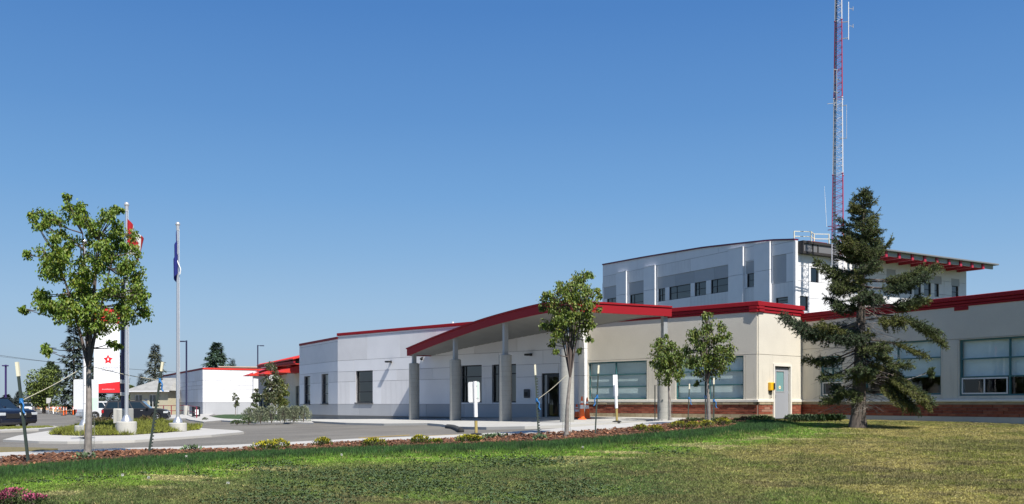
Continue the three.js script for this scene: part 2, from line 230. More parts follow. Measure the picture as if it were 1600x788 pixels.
struct('dry_verge', drape([...px([[90, 704.6], [60, 703], [0, 702]]), [-15.5, 27], [-15.5, 24.6], ...px([[0, 709.5], [60, 707]])], .06, 1, .1), grainy(.24, .21, .10, 1, T.grass, .5), 'small wedge of dry grass behind the walk');
struct('path', drape(px([[235, 655], [290, 655.5], [318, 661.5], [345, 659], [400, 662.5], [490, 663.5], [486, 661], [400, 658.5], [338, 654.5], [325, 651.6], [335, 648.6], [316, 647.8], [262, 650], [235, 652.5]]), .09, 2, .13), M.concreteWalk, 'concrete path by the low white building');
struct('grass_verge', drape(px([[327, 652.2], [338, 654.8], [395, 658.2], [470, 660], [480, 652], [440, 648.5], [350, 648.6]]), .05, 2, .1), grainy(.045, .10, .02, 1, T.grass, .4), 'green grass in front of the low white building');
// painted yellow line on the asphalt
struct('painted_line', [[560, 685.5, 640, 680.8], [660, 682.5, 735, 679.4]].map(([a, b, c, d]) => drape(px([[a, b], [c, d], [c, d - .8], [a, b - .8]]), .006, 2)), grainy(.50, .33, .06, .9, T.rough, 1), 'faded yellow line on the driveway');

// ---------- buildings ----------
const doorP = pt(1220, 40.8), C1 = hit(doorP, R1, 1184), E1 = hit(doorP, R1, 1253), B1 = hit(C1, L1, 918), W1 = hit(B1, R1, 904), W2 = hit(W1, L1, 528.5), S1 = hit(W2, L2, 469), G1 = hit(E1, L2, 2000);
const off = (p, d, t) => [p[0] + d[0] * t, p[1] + d[1] * t];
const baseOf = (p) => [p[0], ground(...p), -p[1]];
// cladding: rows [y0, y1, [joints along the wall], material]; each piece is a panel of its own with an open joint round it
function islands(rs) { const left = rs.slice(), out = []; while (left.length) { const g = [left.pop()]; for (let i = 0; i < g.length; i++) for (let j = left.length - 1; j >= 0; j--) { const a = g[i], c = left[j], ox = Math.min(a[1], c[1]) - Math.max(a[0], c[0]), oy = Math.min(a[3], c[3]) - Math.max(a[2], c[2]); if (ox > -1e-4 && oy > -1e-4 && ox + oy > .01) g.push(...left.splice(j, 1)); } out.push(g); } return out; }
function panels(w, root, rows, holes, name = 'wall_panel', z0 = 0, th = .035, gap = .008) {
  for (const [y0, y1, cuts, m] of rows) for (let i = 0; i < cuts.length - 1; i++) {
    const q = [cuts[i] + (i ? gap : 0), cuts[i + 1] - (i < cuts.length - 2 ? gap : 0), y0 + gap, y1 - gap], all = rectMinus(q, holes);
    for (const rs of islands(all)) w.part(name, rs.map((r) => box(r[0], r[1], r[2], r[3], z0, z0 + th)), Array.isArray(m) ? m[(i * 7 + Math.round(y0 * 13)) % m.length] : m, root);
  }
}
function backing(w, root, y0, y1, holes, m = M.joint, x0 = 0, x1 = w.len, name = 'wall') { return w.part(name, rectMinus([x0, x1, y0, y1], holes).map((r) => box(r[0], r[1], r[2], r[3], -.25, -.002)), m, root); }
function windowUnit(w, root, r, o = {}) {
  const { cols = [], rows = [], fm = M.darkFrame, gm = M.glass, depth = .10, fw = .06, blindRows = [], sill = 0, mw = fw * .8, sillM = fm, sash = [] } = o, g = w.group(o.name || 'window', root, o.label), [x0, x1, y0, y1] = r, z0 = -depth - .05, z1 = -depth + .02;
  part('frame', [box(x0, x1, y0, y0 + fw, z0, z1), box(x0, x1, y1 - fw, y1, z0, z1), box(x0, x0 + fw, y0 + fw, y1 - fw, z0, z1), box(x1 - fw, x1, y0 + fw, y1 - fw, z0, z1)], fm, g);
  const cx = [0, ...cols, 1].map((t) => mix(x0 + fw / 2, x1 - fw / 2, t)), ry = [0, ...rows, 1].map((t) => mix(y0 + fw / 2, y1 - fw / 2, t));
  for (const c of cx.slice(1, -1)) part('mullion', box(c - mw / 2, c + mw / 2, y0 + fw, y1 - fw, z0 + .003, z1 + .004), fm, g);
  for (const c of ry.slice(1, -1)) part('transom', box(x0 + fw, x1 - fw, c - mw / 2, c + mw / 2, z0 + .006, z1 + .001), fm, g);
  for (let i = 0; i < cx.length - 1; i++) for (let j = 0; j < ry.length - 1; j++) {
    const a = cx[i] + mw / 2 + .001, b = cx[i + 1] - mw / 2 - .001, c = ry[j] + mw / 2 + .001, d = ry[j + 1] - mw / 2 - .001, tilt = .004 * Math.sin(i * 5 + j * 3 + x0);
    const pn = new THREE.PlaneGeometry(b - a, d - c).rotateY(tilt).translate((a + b) / 2, (c + d) / 2, -depth - .015); part('pane', pn, gm, g);
    if (blindRows.includes(j)) part('blind', box(a - .02, b + .02, c - .02, d + .02, z0 - .09, z0 - .075), M.blind, g);
  }
  for (const [a, b, c, d] of sash) { const X0 = mix(x0, x1, a), X1 = mix(x0, x1, b), Y0 = mix(y0, y1, c), Y1 = mix(y0, y1, d), t = .05; part('sash', [box(X0, X1, Y0, Y0 + t, z1 - .02, z1 + .012), box(X0, X1, Y1 - t, Y1, z1 - .02, z1 + .012), box(X0, X0 + t, Y0 + t, Y1 - t, z1 - .02, z1 + .012), box(X1 - t, X1, Y0 + t, Y1 - t, z1 - .02, z1 + .012), box((X0 + X1) / 2 - t / 2, (X0 + X1) / 2 + t / 2, Y0 + t, Y1 - t, z1 - .02, z1 + .012)], M.galv, g); }
  if (sill) part('sill', box(x0 - .05, x1 + .05, y0 - .06, y0 - .002, -depth, .10), sillM, g);
  return g;
}
const reveal = (w, root, r, m, depth = .10) => { const t = .02, [x0, x1, y0, y1] = r; w.part('window_reveal', [box(x0 - t, x0, y0, y1, -.25, .03), box(x1, x1 + t, y0, y1, -.25, .03), box(x0 - t, x1 + t, y1, y1 + t, -.25, .03), box(x0 - t, x1 + t, y0 - t, y0, -.25, .03)], m, root); };
function shell(root, b, poly, top, walls, m) { // roof deck, floor and the unseen back walls, closing the rooms
  part('roof_deck', prism(poly.map((p) => [p[0] - b[0], p[1] + b[2]]), top - b[1] - .25, top - b[1]), M.roofDeck, root);
  part('floor_slab', prism(poly.map((p) => [p[0] - b[0], p[1] + b[2]]), -.3, -.05), M.interior, root);
  for (const [p, q] of walls) { const w = wallFrame(p, q, b); w.part('back_wall', box(0, w.len, b[1] - .3, top + .1, -.12, .12), m, root); }
}
const cap = (w, root, y0, y1, m, x0 = 0, x1 = w.len, z1 = .09, name = 'parapet_cap') => w.part(name, [rbox(x0, x1, y0, y1, -.3, z1, .015)], m, root);

{ // white panelled entrance building
  const b = baseOf(W2), root = thing('entrance_building', 'white panelled single-storey building with red parapet behind the entrance canopy', 'building', b);
  const w = wallFrame(W2, W1, b), ls = wallFrame(S1, W2, b), rt = wallFrame(W1, B1, b), Y = (v) => v + EYE, top = Y(4.2), ground0 = Y(-1.2);
  const win = [w.rect(556.5, 583, 579.5, 629.4), w.rect(720.5, 753.4, 571, 629.3), w.rect(769.5, 807, 569.5, 629.3)], door = [w.s(847), w.s(874.5), Y(-.85), w.at(860, 583.5)[1]], holes = [...win, door];
  backing(w, root, Y(-.72), Y(4.08), holes, M.joint);
  w.part('plinth', [box(0, door[0], ground0, Y(-.70), -.2, -.05), box(door[1], w.len, ground0, Y(-.70), -.2, -.05)], M.plinth, root);
  const n = w.len, r = rng(5), cut = (step, o) => { const a = [0]; for (let x = o; x < n - .4; x += step) a.push(x); a.push(n); return a; };
  panels(w, root, [[Y(-.70), Y(-.03), cut(3.05, 2.1), [M.greyPanel, M.greyB]], [Y(-.03), Y(1.29), cut(3.05, 1.2), [M.white, M.whiteB]], [Y(1.29), Y(1.89), cut(3.05, 2.6), [M.whiteB, M.white]], [Y(1.89), Y(2.55), cut(3.05, 1.6), [M.white, M.white2]], [Y(2.55), Y(3.93), cut(3.05, 2.9), [M.white, M.whiteB]], [Y(3.93), Y(4.04), [0, n], M.white]], holes);
  cap(w, root, Y(4.04), top, M.red, -.05, n + .04);
  windowUnit(w, root, win[0], { rows: [.33, .66], sill: 1, cols: [] }); windowUnit(w, root, win[1], { rows: [.7], cols: [.16] }); windowUnit(w, root, win[2], { rows: [.76], cols: [.2, .72] });
  for (const h of win) reveal(w, root, h, M.white);
  { // glazed entrance door
    const g = w.group('entrance_door', root, 'dark framed glass entrance door'), [x0, x1, y0, y1] = door, z0 = -.14, z1 = -.06, f = .07;
    part('frame', [box(x0, x0 + f, y0, y1, z0, z1), box(x1 - f, x1, y0, y1, z0, z1), box(x0 + f, x1 - f, y1 - f, y1, z0, z1)], M.darkFrame, g);
    part('side_light', box(x0 + f, x0 + .26, y0, y1 - f, z0 + .02, z0 + .04), M.steelGrey, g);
    part('door_leaf', [box(x0 + .26, x0 + .36, y0 + .02, y1 - f, z0 + .01, z1 - .01), box(x1 - f - .1, x1 - f, y0 + .02, y1 - f, z0 + .01, z1 - .01), box(x0 + .36, x1 - f - .1, y0 + .02, y0 + .26, z0 + .01, z1 - .01), box(x0 + .36, x1 - f - .1, y1 - f - .1, y1 - f, z0 + .01, z1 - .01)], M.darkFrame, g);
    part('pane', new THREE.PlaneGeometry(x1 - f - .1 - x0 - .36, y1 - f - .1 - y0 - .26).translate((x1 - f - .1 + x0 + .36) / 2, (y1 - f - .1 + y0 + .26) / 2, z0 + .035), M.glass, g);
    part('handle', rod([x0 + .42, y0 + .85, z1 + .03], [x0 + .42, y0 + 1.35, z1 + .03], .018), M.steel, g);
  }
  // left side wall, set at another angle
  const lh = [ls.rect(475.7, 485.3, 588, 631.4), ls.rect(503, 513.5, 584.5, 631)], ln = ls.len; backing(ls, root, Y(-.72), Y(3.9), lh);
  ls.part('plinth', box(0, ln, ground0, Y(-.70), -.2, -.05), M.plinth, root);
  panels(ls, root, [[Y(-.70), Y(-.03), [0, 3.2, ln], [M.greyPanel]], [Y(-.03), Y(1.29), [0, 2.9, 5.6, ln], [M.white]], [Y(1.29), Y(1.94), [0, 4.4, ln], [M.whiteB]], [Y(1.94), Y(2.55), [0, ln], [M.white]], [Y(2.55), Y(3.72), [0, ln], [M.whiteB]], [Y(3.72), Y(3.86), [0, ln], M.white]], lh);
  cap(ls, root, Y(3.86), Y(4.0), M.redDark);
  for (const h of lh) { windowUnit(ls, root, h, { rows: [.33, .66], sill: 1 }); reveal(ls, root, h, M.white); }
  // right return towards the beige wing
  backing(rt, root, Y(-.72), Y(4.08), []); rt.part('plinth', box(0, rt.len, ground0, Y(-.70), -.2, -.05), M.plinth, root);
  panels(rt, root, [[Y(-.70), Y(-.03), [0, rt.len], M.greyPanel], [Y(-.03), Y(1.29), [0, rt.len], M.white], [Y(1.29), Y(2.55), [0, rt.len], M.white], [Y(2.55), Y(4.04), [0, rt.len], M.white]], []); cap(rt, root, Y(4.04), top - .004, M.red);
  // closing walls
  const K1 = off(B1, R1, 14), K2 = off(W2, R1, 14), K3 = off(S1, R1, 8);
  shell(root, b, [W1, W2, S1, K3, K2, K1, B1], Y(3.8), [[S1, K3], [K3, K2], [K2, K1], [K1, B1]], M.white);
  // small roof vents over the parapet
  for (const [x, h, m] of [[620.5, 5, M.steelGrey], [664, 9, M.whitePaint]]) { const s = w.s(x); w.part('roof_vent', rod([s, top - .3, -2], [s, top + h * .037, -2], .06), m, root); }
}
{ // beige wing with the service door
  const b = baseOf(C1), root = thing('beige_building', 'beige stucco building with red parapet, brick band and grey service door', 'building', b), Y = (v) => v + EYE, w = wallFrame(B1, C1, b), dw = wallFrame(C1, E1, b), wg = wallFrame(E1, G1, b), top = Y(4.1);
  const bandTop = .07, brickTop = -.04, brickBot = -.43;
  const course = (w, x0, x1, y0, y1, n, len, name, ms, proud, seed, skip = []) => { // bricks or stones, each a piece, mortar behind
    const h = (y1 - y0) / n, r = rng(seed), geo = {};
    for (let j = 0; j < n; j++) for (let x = x0 - (j % 2 ? len / 2 : 0); x < x1 - .01; x += len) {
      const a = Math.max(x, x0) + .006, c = Math.min(x + len, x1) - .006; if (c - a < .03 || skip.some((q) => a < q[1] && c > q[0])) continue;
      const key = Math.round((c - a) * 1000), d = proud + .018 * r(); geo[key] ||= metreUV(new THREE.BoxGeometry(c - a, h - .014, .06));
      const m = shade(new THREE.Mesh(geo[key], ms(r, (a + c) / 2, j))); m.name = name; root.add(m); const s = (a + c) / 2, q = w.d; m.position.set(w.A[0] + q[0] * s + q[1] * (d - .03) - b[0], y0 + (j + .5) * h - b[1], -(w.A[1] + q[1] * s) + q[0] * (d - .03) - b[2]); m.rotation.y = w.turn;
    }
  };
  const pick = (a) => (r) => a[Math.floor(r() * a.length)];
  // front wall
  const wins = [w.rect(920, 1011.7, 565.2, 624.4), w.rect(1057, 1163, 557.9, 624.2)];
  backing(w, root, Y(.06), Y(3.8), wins, M.stucco);
  const skin = (w, x0, x1, y0, y1, holes, name = 'stucco_panel') => w.part(name, rectMinus([x0, x1, y0, y1], holes).map((r) => box(r[0], r[1], r[2], r[3], -.001, .05)), M.stucco, root);
  const jl = Y(1.98); skin(w, 0, w.len, jl + .008, Y(3.72), wins); let prev = 0; for (const s of [wins[0][0] - .03, wins[0][1] + .1, wins[1][1] + .1, w.len]) { if (s - prev > .02) skin(w, prev + (prev ? .006 : 0), s - .006, Y(.16), jl - .008, wins); prev = s; }
  w.part('sill_band', [rbox(0, w.len + .08, Y(.06), Y(.165), -.1, .105, .015)], M.stuccoTrim, root);
  w.part('brick_backing', box(0, w.len, Y(-.95), Y(.06), -.2, .02), mortar, root);
  course(w, 0, w.len, Y(brickTop), Y(.06), 1, .41, 'stone', pick(stoneM), .082, 11); course(w, 0, w.len, Y(brickBot), Y(brickTop), 4, .40, 'brick', pick(brickM), .045, 12); course(w, 0, w.len, Y(-.62), Y(brickBot), 1, .41, 'stone', pick(stoneM), .075, 13);
  w.part('foundation', box(0, w.len, Y(-1), Y(-.625), -.1, .06), M.plinth, root);
  const parapet = (w, x0, x1, y0, y1, m = M.red) => { const h = y1 - y0; w.part('parapet_cap', [rbox(x0, x1, y1 - h * .42, y1, -.35, .16, .02), rbox(x0, x1, y1 - h * .72, y1 - h * .45, -.3, .12, .02), rbox(x0, x1, y0, y1 - h * .75, -.3, .085, .02)], m, root); };
  parapet(w, 0, w.len + .155, Y(3.68), top);
  windowUnit(w, root, wins[0], { cols: [.475], rows: [.33, .66], fm: M.teal, gm: M.glassTeal, blindRows: [0, 1, 2], depth: .02, label: 'teal framed window with pale blinds beside the entrance' }); windowUnit(w, root, wins[1], { cols: [.5], rows: [.33, .66], fm: M.teal, gm: M.glassTeal, blindRows: [0, 1, 2], depth: .02 });
  // door wall
  const dr = [dw.s(1208), dw.s(1232.5), ground(...doorP) + .03, dw.at(1220, 572.8)[1]], D = [dr[0] - .09, dr[1] + .09, dr[2], dr[3] + .09];
  backing(dw, root, Y(.06), Y(3.8), [dr], M.stucco); skin(dw, .006, dw.len, jl + .008, Y(3.72), []); skin(dw, .006, D[0], Y(.16), jl - .008, []); skin(dw, D[1], dw.len, Y(.16), jl - .008, []); skin(dw, D[0] + .004, D[1] - .004, D[3] + .004, jl - .008, []);
  dw.part('sill_band', [rbox(-.12, D[0] - .002, Y(.06), Y(.165), -.1, .107, .015), rbox(D[1] + .002, dw.len + .1, Y(.06), Y(.165), -.1, .107, .015)], M.stuccoTrim, root);
  dw.part('brick_backing', [box(0, D[0], Y(-.95), Y(.06), -.2, .02), box(D[1], dw.len, Y(-.95), Y(.06), -.2, .02)], mortar, root);
  const sk = [[D[0], D[1]]];
  for (const [x0, x1, sd] of [[0, D[0], 21], [D[1], dw.len, 25]]) { course(dw, x0, x1, Y(brickTop), Y(.06), 1, .41, 'stone', pick(stoneM), .082, sd); course(dw, x0, x1, Y(brickBot), Y(brickTop), 4, .40, 'brick', (r, s, j) => j && j < 3 && s > .35 && s < D[0] - .1 && x0 === 0 ? brickPale : pick(brickM)(r), .045, sd + 1); course(dw, x0, x1, Y(-.62), Y(brickBot), 1, .41, 'stone', pick(stoneM), .065, sd + 2); dw.part('foundation', box(x0, x1, Y(-1), Y(-.625), -.1, .05), M.plinth, root); }
  parapet(dw, -.17, dw.len, Y(3.66), top - .003);
  { const g = dw.group('service_door', root, 'plain grey steel door with a narrow glass light'), [x0, x1, y0, y1] = dr;
    part('door_frame', [box(D[0], x0, y0, D[3], -.12, .10), box(x1, D[1], y0, D[3], -.12, .10), box(x0, x1, y1, D[3], -.12, .10)], M.stuccoTrim, g);
    const lx0 = mix(x0, x1, .22), lx1 = mix(x0, x1, .70), ly0 = mix(y0, y1, .52), ly1 = mix(y0, y1, .90);
    part('door_leaf', rectMinus([x0 + .01, x1 - .01, y0, y1 - .05], [[lx0, lx1, ly0, ly1]]).map((r) => box(...r, -.06, -.015)), M.doorGrey, g); part('door_head', box(x0 + .002, x1 - .002, y1 - .048, y1 - .002, -.1, -.03), M.black, g);
    part('vision_panel', box(lx0, lx1, ly0, ly1, -.05, -.03), mat(.16, .30, .31, .15), g); part('vision_frame', [box(lx0 - .03, lx1 + .03, ly1, ly1 + .03, -.02, -.005), box(lx0 - .03, lx1 + .03, ly0 - .03, ly0, -.02, -.005), box(lx0 - .03, lx0, ly0, ly1, -.02, -.005), box(lx1, lx1 + .03, ly0, ly1, -.02, -.005)], M.galv, g);
    part('notice', new THREE.CylinderGeometry(.075, .075, .006, 20).rotateX(Math.PI / 2).translate((lx0 + lx1) / 2, ly0 + .16, -.024), mat(.8, .78, .6, .6), g); part('notice_mark', box((lx0 + lx1) / 2 - .055, (lx0 + lx1) / 2 + .055, ly0 + .15, ly0 + .185, -.0205, -.018), M.yellow, g);
    part('handle', [rod([x0 + .08, y0 + .95, -.015], [x0 + .08, y0 + .95, .05], .02), rod([x0 + .08, y0 + .95, .05], [x0 + .2, y0 + .95, .05], .014), box(x0 + .05, x0 + .11, y0 + 1.05, y0 + 1.13, -.015, .01)], M.steelGrey, g);
    for (const t of [.1, .5, .88]) part('hinge', rod([x1 - .015, mix(y0, y1, t) - .06, -.008], [x1 - .015, mix(y0, y1, t) + .06, -.008], .014), M.steel, g);
  }
  // right wing, running towards the viewer
  const wy = Y(3.78), gl = wg.len, ww = [wg.rect(1284, 1318, 556.5, 620), wg.rect(1353, 1472, 534, 617.6), wg.rect(1500.5, 1642, 527, 618.5)];
  backing(wg, root, Y(.06), Y(3.5), ww, M.stucco); skin(wg, 0, gl, Y(2.28) + .008, Y(3.42), ww); prev = 0; for (const s of [ww[0][0] - .06, ww[1][0] - .06, ww[1][1] + .05, ww[2][0] - .05, ww[2][1] + .06, gl]) { skin(wg, prev + .006, s - .006, Y(.14), Y(2.28) - .008, ww); prev = s; }
  wg.part('sill_band', [rbox(.14, gl, Y(.06), Y(.14), -.1, .13, .02)], M.stuccoTrim, root); wg.part('stone_band', box(0, gl, Y(-.03), Y(.06), -.2, .05), grainy(.46, .41, .32, .95, T.rough, 1), root);
  wg.part('brick_backing', box(0, gl, Y(-.95), Y(-.03), -.2, .02), mortar, root); course(wg, 0, gl, Y(-.46), Y(-.03), 4, .40, 'brick', pick(brickM), .045, 31); wg.part('foundation', box(0, gl, Y(-1.1), Y(-.465), -.1, .06), M.concrete, root);
  parapet(wg, -.05, gl, Y(3.42), wy); { const a = wg.s(1493.4), c = wg.s(1515); wg.part('parapet_outlet', rbox(a, c, Y(3.29), Y(3.415), -.05, .083, .01), M.red, root); }
  windowUnit(wg, root, ww[0], { cols: [.5], rows: [.37, .7], fm: M.teal, gm: M.glassTeal, blindRows: [1, 2], depth: .03, sash: [[.04, .96, .03, .36]] }); windowUnit(wg, root, ww[1], { cols: [.44], rows: [.33, .68], fm: M.teal, gm: M.glassTeal, blindRows: [1, 2], depth: .03 }); windowUnit(wg, root, ww[2], { cols: [.57], rows: [.33, .66], fm: M.teal, gm: M.glassTeal, blindRows: [1, 2], depth: .03, sash: [[.02, .55, .03, .32]] });
  const K1 = off(G1, [-L2[1], L2[0]], -9), K2 = off(E1, R1, 10), K3 = off(B1, R1, 10), nrm = [L2[1], -L2[0]], Q1 = off(G1, nrm, 10), Q2 = off(E1, nrm, 10);
  shell(root, b, [B1, K3, off(K2, R1, -.01), off(E1, R1, .01), C1], Y(3.6), [[B1, K3], [K3, K2], [K2, E1]], M.stucco);
  part('wing_roof', prism([E1, Q2, Q1, G1].map((p) => [p[0] - b[0], p[1] + b[2]]), Y(3.2) - b[1], Y(3.4) - b[1]), M.roofDeck, root);
  part('wing_floor', prism([E1, Q2, Q1, G1].map((p) => [p[0] - b[0], p[1] + b[2]]), -.25, -.02), M.interior, root);
  for (const [p, q] of [[E1, Q2], [Q2, Q1], [Q1, G1]]) { const ww2 = wallFrame(p, q, b); ww2.part('back_wall', box(0, ww2.len, Y(-1.2), Y(3.3), -.1, .1), M.interior, root); }
  // small things fixed to the walls
  { const s = dw.s(1201.5), y = dw.at(1201.5, 604)[1], t = thing('emergency_phone', 'yellow emergency phone box on the beige wall beside the grey door', 'phone box', [0, 0, 0]); const ww3 = wallFrame(C1, E1, [0, 0, 0]); ww3.put(t); t.children.length = 0;
    part('housing', rbox(s - .14, s + .14, y - .17, y + .16, .05, .2, .03), M.yellow, t); part('handset', [rbox(s + .02, s + .09, y - .13, y + .13, .2, .25, .02)], M.black, t); part('conduit', rbox(s - .06, s + .06, y - .26, y - .17, .05, .14, .02), M.black, t); part('cord', tube([[s - .02, y - .26, .1], [s - .05, y - .4, .12], [s + .02, y - .48, .11], [s + .05, y - .35, .1]], .008), M.black, t); }
  { const t = thing('fire_alarm_bell', 'small red alarm bell at the inner corner of the beige wall', 'alarm bell', [0, 0, 0]); wallFrame(C1, E1).put(t); const s = dw.len - .06, y = dw.at(1254, 516.5)[1]; part('gong', new THREE.CylinderGeometry(.1, .12, .07, 20).rotateX(Math.PI / 2).translate(s, y, .1), M.red, t); part('box', box(s - .07, s + .07, y - .07, y + .07, .05, .07), M.redDark, t); }
}
function wallLamp(w, px0, py0, label) { const t = thing('wall_lamp', label, 'lamp', [0, 0, 0], 0, 'black wall lamps on the white cladding'); w.put(t); const [s, y] = w.at(px0, py0); part('bracket', box(s - .06, s + .06, y - .06, y + .06, .035, .09), M.black, t); part('arm', bar([s, y, .09], [s - .02, y, .2], .05, .05), M.black, t); part('head', rbox(s - .16, s + .16, y - .055, y + .04, .14, .38, .02), M.black, t); return t; }
const wW = wallFrame(W2, W1);
wallLamp(wW, 612, 565.5, 'black wall lamp casting a long shadow beside the single square window'); wallLamp(wW, 831, 554.5, 'black wall lamp in the shade over the entrance door');
{ const t = thing('security_camera', 'small black dome camera on the white wall by the canopy end', 'camera'); wW.put(t); const [s, y] = wW.at(661.5, 559.5); part('dome', new THREE.SphereGeometry(.08, 16, 10).translate(s, y - .06, .14), M.black, t); part('mount', rod([s, y + .02, .035], [s, y, .15], .035), M.blackMetal, t); }
{ const t = thing('intercom_box', 'dark intercom box on the white wall beside the glass door', 'intercom'); wW.put(t); const r = wW.rect(821.5, 829.3, 608.5, 622); part('housing', rbox(r[0], r[1], r[2], r[3], .035, .16, .03), mat(.05, .055, .065, .4), t); part('keypad', box(r[0] + .05, r[1] - .05, r[2] + .08, r[3] - .14, .16, .168), M.black, t); }

{ // entrance canopy: arched roof on round concrete columns
  const N = pt(893, 37.9), v = [L2[1], -L2[0]], P = (u, q) => [N[0] + L2[0] * u + v[0] * q, N[1] + L2[1] * u + v[1] * q], b = onGround(pt(886, 38.6)), root = thing('entrance_canopy', 'arched entrance canopy with deep red fascia on grey concrete columns', 'canopy', b);
  const hs = [[-.02, 3.52], [1, 3.59], [2.46, 3.62], [5.59, 3.51], [8, 3.37], [10.47, 3.16], [13, 2.92], [15.38, 2.66], [16.5, 2.53]];
  const hh = (u) => { let k = 0; while (k < hs.length - 2 && u > hs[k + 1][0]) k++; const f = (i) => hs[clamp(i, 0, hs.length - 1)], p0 = f(k - 1), p1 = f(k), p2 = f(k + 1), p3 = f(k + 2), t = clamp((u - p1[0]) / (p2[0] - p1[0]), 0, 1), d = p2[0] - p1[0], m1 = (p2[1] - p0[1]) / (p2[0] - p0[0] || 1) * d, m2 = (p3[1] - p1[1]) / (p3[0] - p1[0] || 1) * d; return EYE + (2 * t ** 3 - 3 * t ** 2 + 1) * p1[1] + (t ** 3 - 2 * t ** 2 + t) * m1 + (-2 * t ** 3 + 3 * t ** 2) * p2[1] + (t ** 3 - t ** 2) * m2; };
  const vmax = (u) => Math.min(4.7, mix(1.63, 3.864, (15.683 - u) / (15.683 - 8.214)) + .05), U = 16.5, n = 44;
  const w = (u, q, y) => { const p = P(u, q); return [p[0] - b[0], y - b[1], -p[1] - b[2]]; };
  const quad = (pos, a, c, d, e) => pos.push(...a, ...c, ...d, ...a, ...d, ...e), build = (pos, name, m, label) => { const g = new THREE.BufferGeometry(); g.setAttribute('position', new THREE.Float32BufferAttribute(pos, 3)); g.computeVertexNormals(); return part(name, g, m, root, label); };
  const strip = (q0, q1, lo, hi) => { const pos = []; for (let i = 0; i < n; i++) { const a = U * i / n, c = U * (i + 1) / n, A = (u, q, y) => w(u, typeof q === 'function' ? q(u) : q, hh(u) + y); quad(pos, A(a, q0, lo), A(c, q0, lo), A(c, q0, hi), A(a, q0, hi)); quad(pos, A(a, q1, lo), A(a, q1, hi), A(c, q1, hi), A(c, q1, lo)); quad(pos, A(a, q0, hi), A(c, q0, hi), A(c, q1, hi), A(a, q1, hi)); quad(pos, A(a, q0, lo), A(a, q1, lo), A(c, q1, lo), A(c, q0, lo)); if (i === 0) quad(pos, A(a, q0, lo), A(a, q0, hi), A(a, q1, hi), A(a, q1, lo)); if (i === n - 1) quad(pos, A(c, q0, lo), A(c, q1, lo), A(c, q1, hi), A(c, q0, hi)); } return pos; };
  build(strip(-.02, .06, 0, .345), 'fascia', M.red); build(strip(-.06, .08, .35, .42), 'fascia_trim', M.red);
  build(strip(.062, (u) => vmax(u) - .02, .30, .40), 'roof_sheet', M.redDark);
  // boards of the soffit, each a narrow strip across the canopy
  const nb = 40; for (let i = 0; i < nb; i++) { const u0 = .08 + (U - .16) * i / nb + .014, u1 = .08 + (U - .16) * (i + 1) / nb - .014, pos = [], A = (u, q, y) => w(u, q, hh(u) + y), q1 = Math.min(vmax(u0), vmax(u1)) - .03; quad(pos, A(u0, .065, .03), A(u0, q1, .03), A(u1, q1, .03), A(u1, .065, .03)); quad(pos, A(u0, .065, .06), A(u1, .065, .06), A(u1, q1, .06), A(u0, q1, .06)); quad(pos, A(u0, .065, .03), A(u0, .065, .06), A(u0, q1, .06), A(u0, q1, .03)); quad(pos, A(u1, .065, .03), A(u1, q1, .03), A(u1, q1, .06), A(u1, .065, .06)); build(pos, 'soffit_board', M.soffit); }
  build(strip(.07, (u) => vmax(u) - .05, .075, .12), 'soffit_backing', M.joint);
  for (const [u, nm] of [[0, 'end_fascia'], [U, 'end_fascia']]) { const q = vmax(u), o = u ? .08 : -.08, pos = [], y = hh(u), a = [u, -.02], lst = [[Math.min(u, u + o), Math.max(u, u + o)]]; const bx = (u0, u1, q0, q1, y0, y1) => { const c = [[u0, q0], [u1, q0], [u1, q1], [u0, q1]], lo = c.map((e) => w(e[0], e[1], y0)), hi = c.map((e) => w(e[0], e[1], y1)); quad(pos, ...lo); quad(pos, ...hi); for (let i = 0; i < 4; i++) quad(pos, lo[i], lo[(i + 1) % 4], hi[(i + 1) % 4], hi[i]); }; bx(lst[0][0], lst[0][1], -.02, q, y, y + .345); bx(lst[0][0] - .04 * (u ? 0 : 1), lst[0][1] + .04 * (u ? 1 : 0), -.06, q, y + .35, y + .42); build(pos, nm, M.red); }
  { const pos = strip((u) => vmax(u) - .02, (u) => vmax(u) + .02, 0, .34); const cutp = []; for (let i = 0; i < pos.length; i += 9) cutp.push(...pos.slice(i, i + 9)); build(cutp, 'back_fascia', M.steelGrey); }
  // columns with steel posts on top
  const c4 = pt(886, 38.6), spots5 = [...[0, 1, 2, 3].map((i) => off(c4, L2, i * 5.15)), hit(P(.2, 4.42), v, 1038)];
  spots5.forEach((p, i) => {
    const g = new THREE.Group(); g.name = 'column'; root.add(g); const y0 = ground(...p) + .06, x = p[0] - b[0], z = -p[1] - b[2], d = [p[0] - N[0], p[1] - N[1]], u = d[0] * L2[0] + d[1] * L2[1], topY = EYE + 2.11, R = .275; g.position.set(x, y0 - b[1], z);
    const lathe = new THREE.CylinderGeometry(R, R, topY - y0, 40).translate(0, (topY - y0) / 2, 0); const sh = part('shaft', lathe, M.column, g);
    { const uv = sh.geometry.attributes.uv, ps = sh.geometry.attributes.position; for (let k = 0; k < uv.count; k++) { uv.setXY(k, Math.atan2(ps.getX(k), ps.getZ(k)) * R, ps.getY(k)); } }
    part('post', box(-.095, .095, topY - y0, hh(clamp(u, .1, U - .1)) - y0 + .06, -.095, .095).rotateY(.49), M.steelGrey, g); part('base_plate', box(-.16, .16, topY - y0 + .001, topY - y0 + .025, -.16, .16).rotateY(.49), M.steelGrey, g);
  });
}
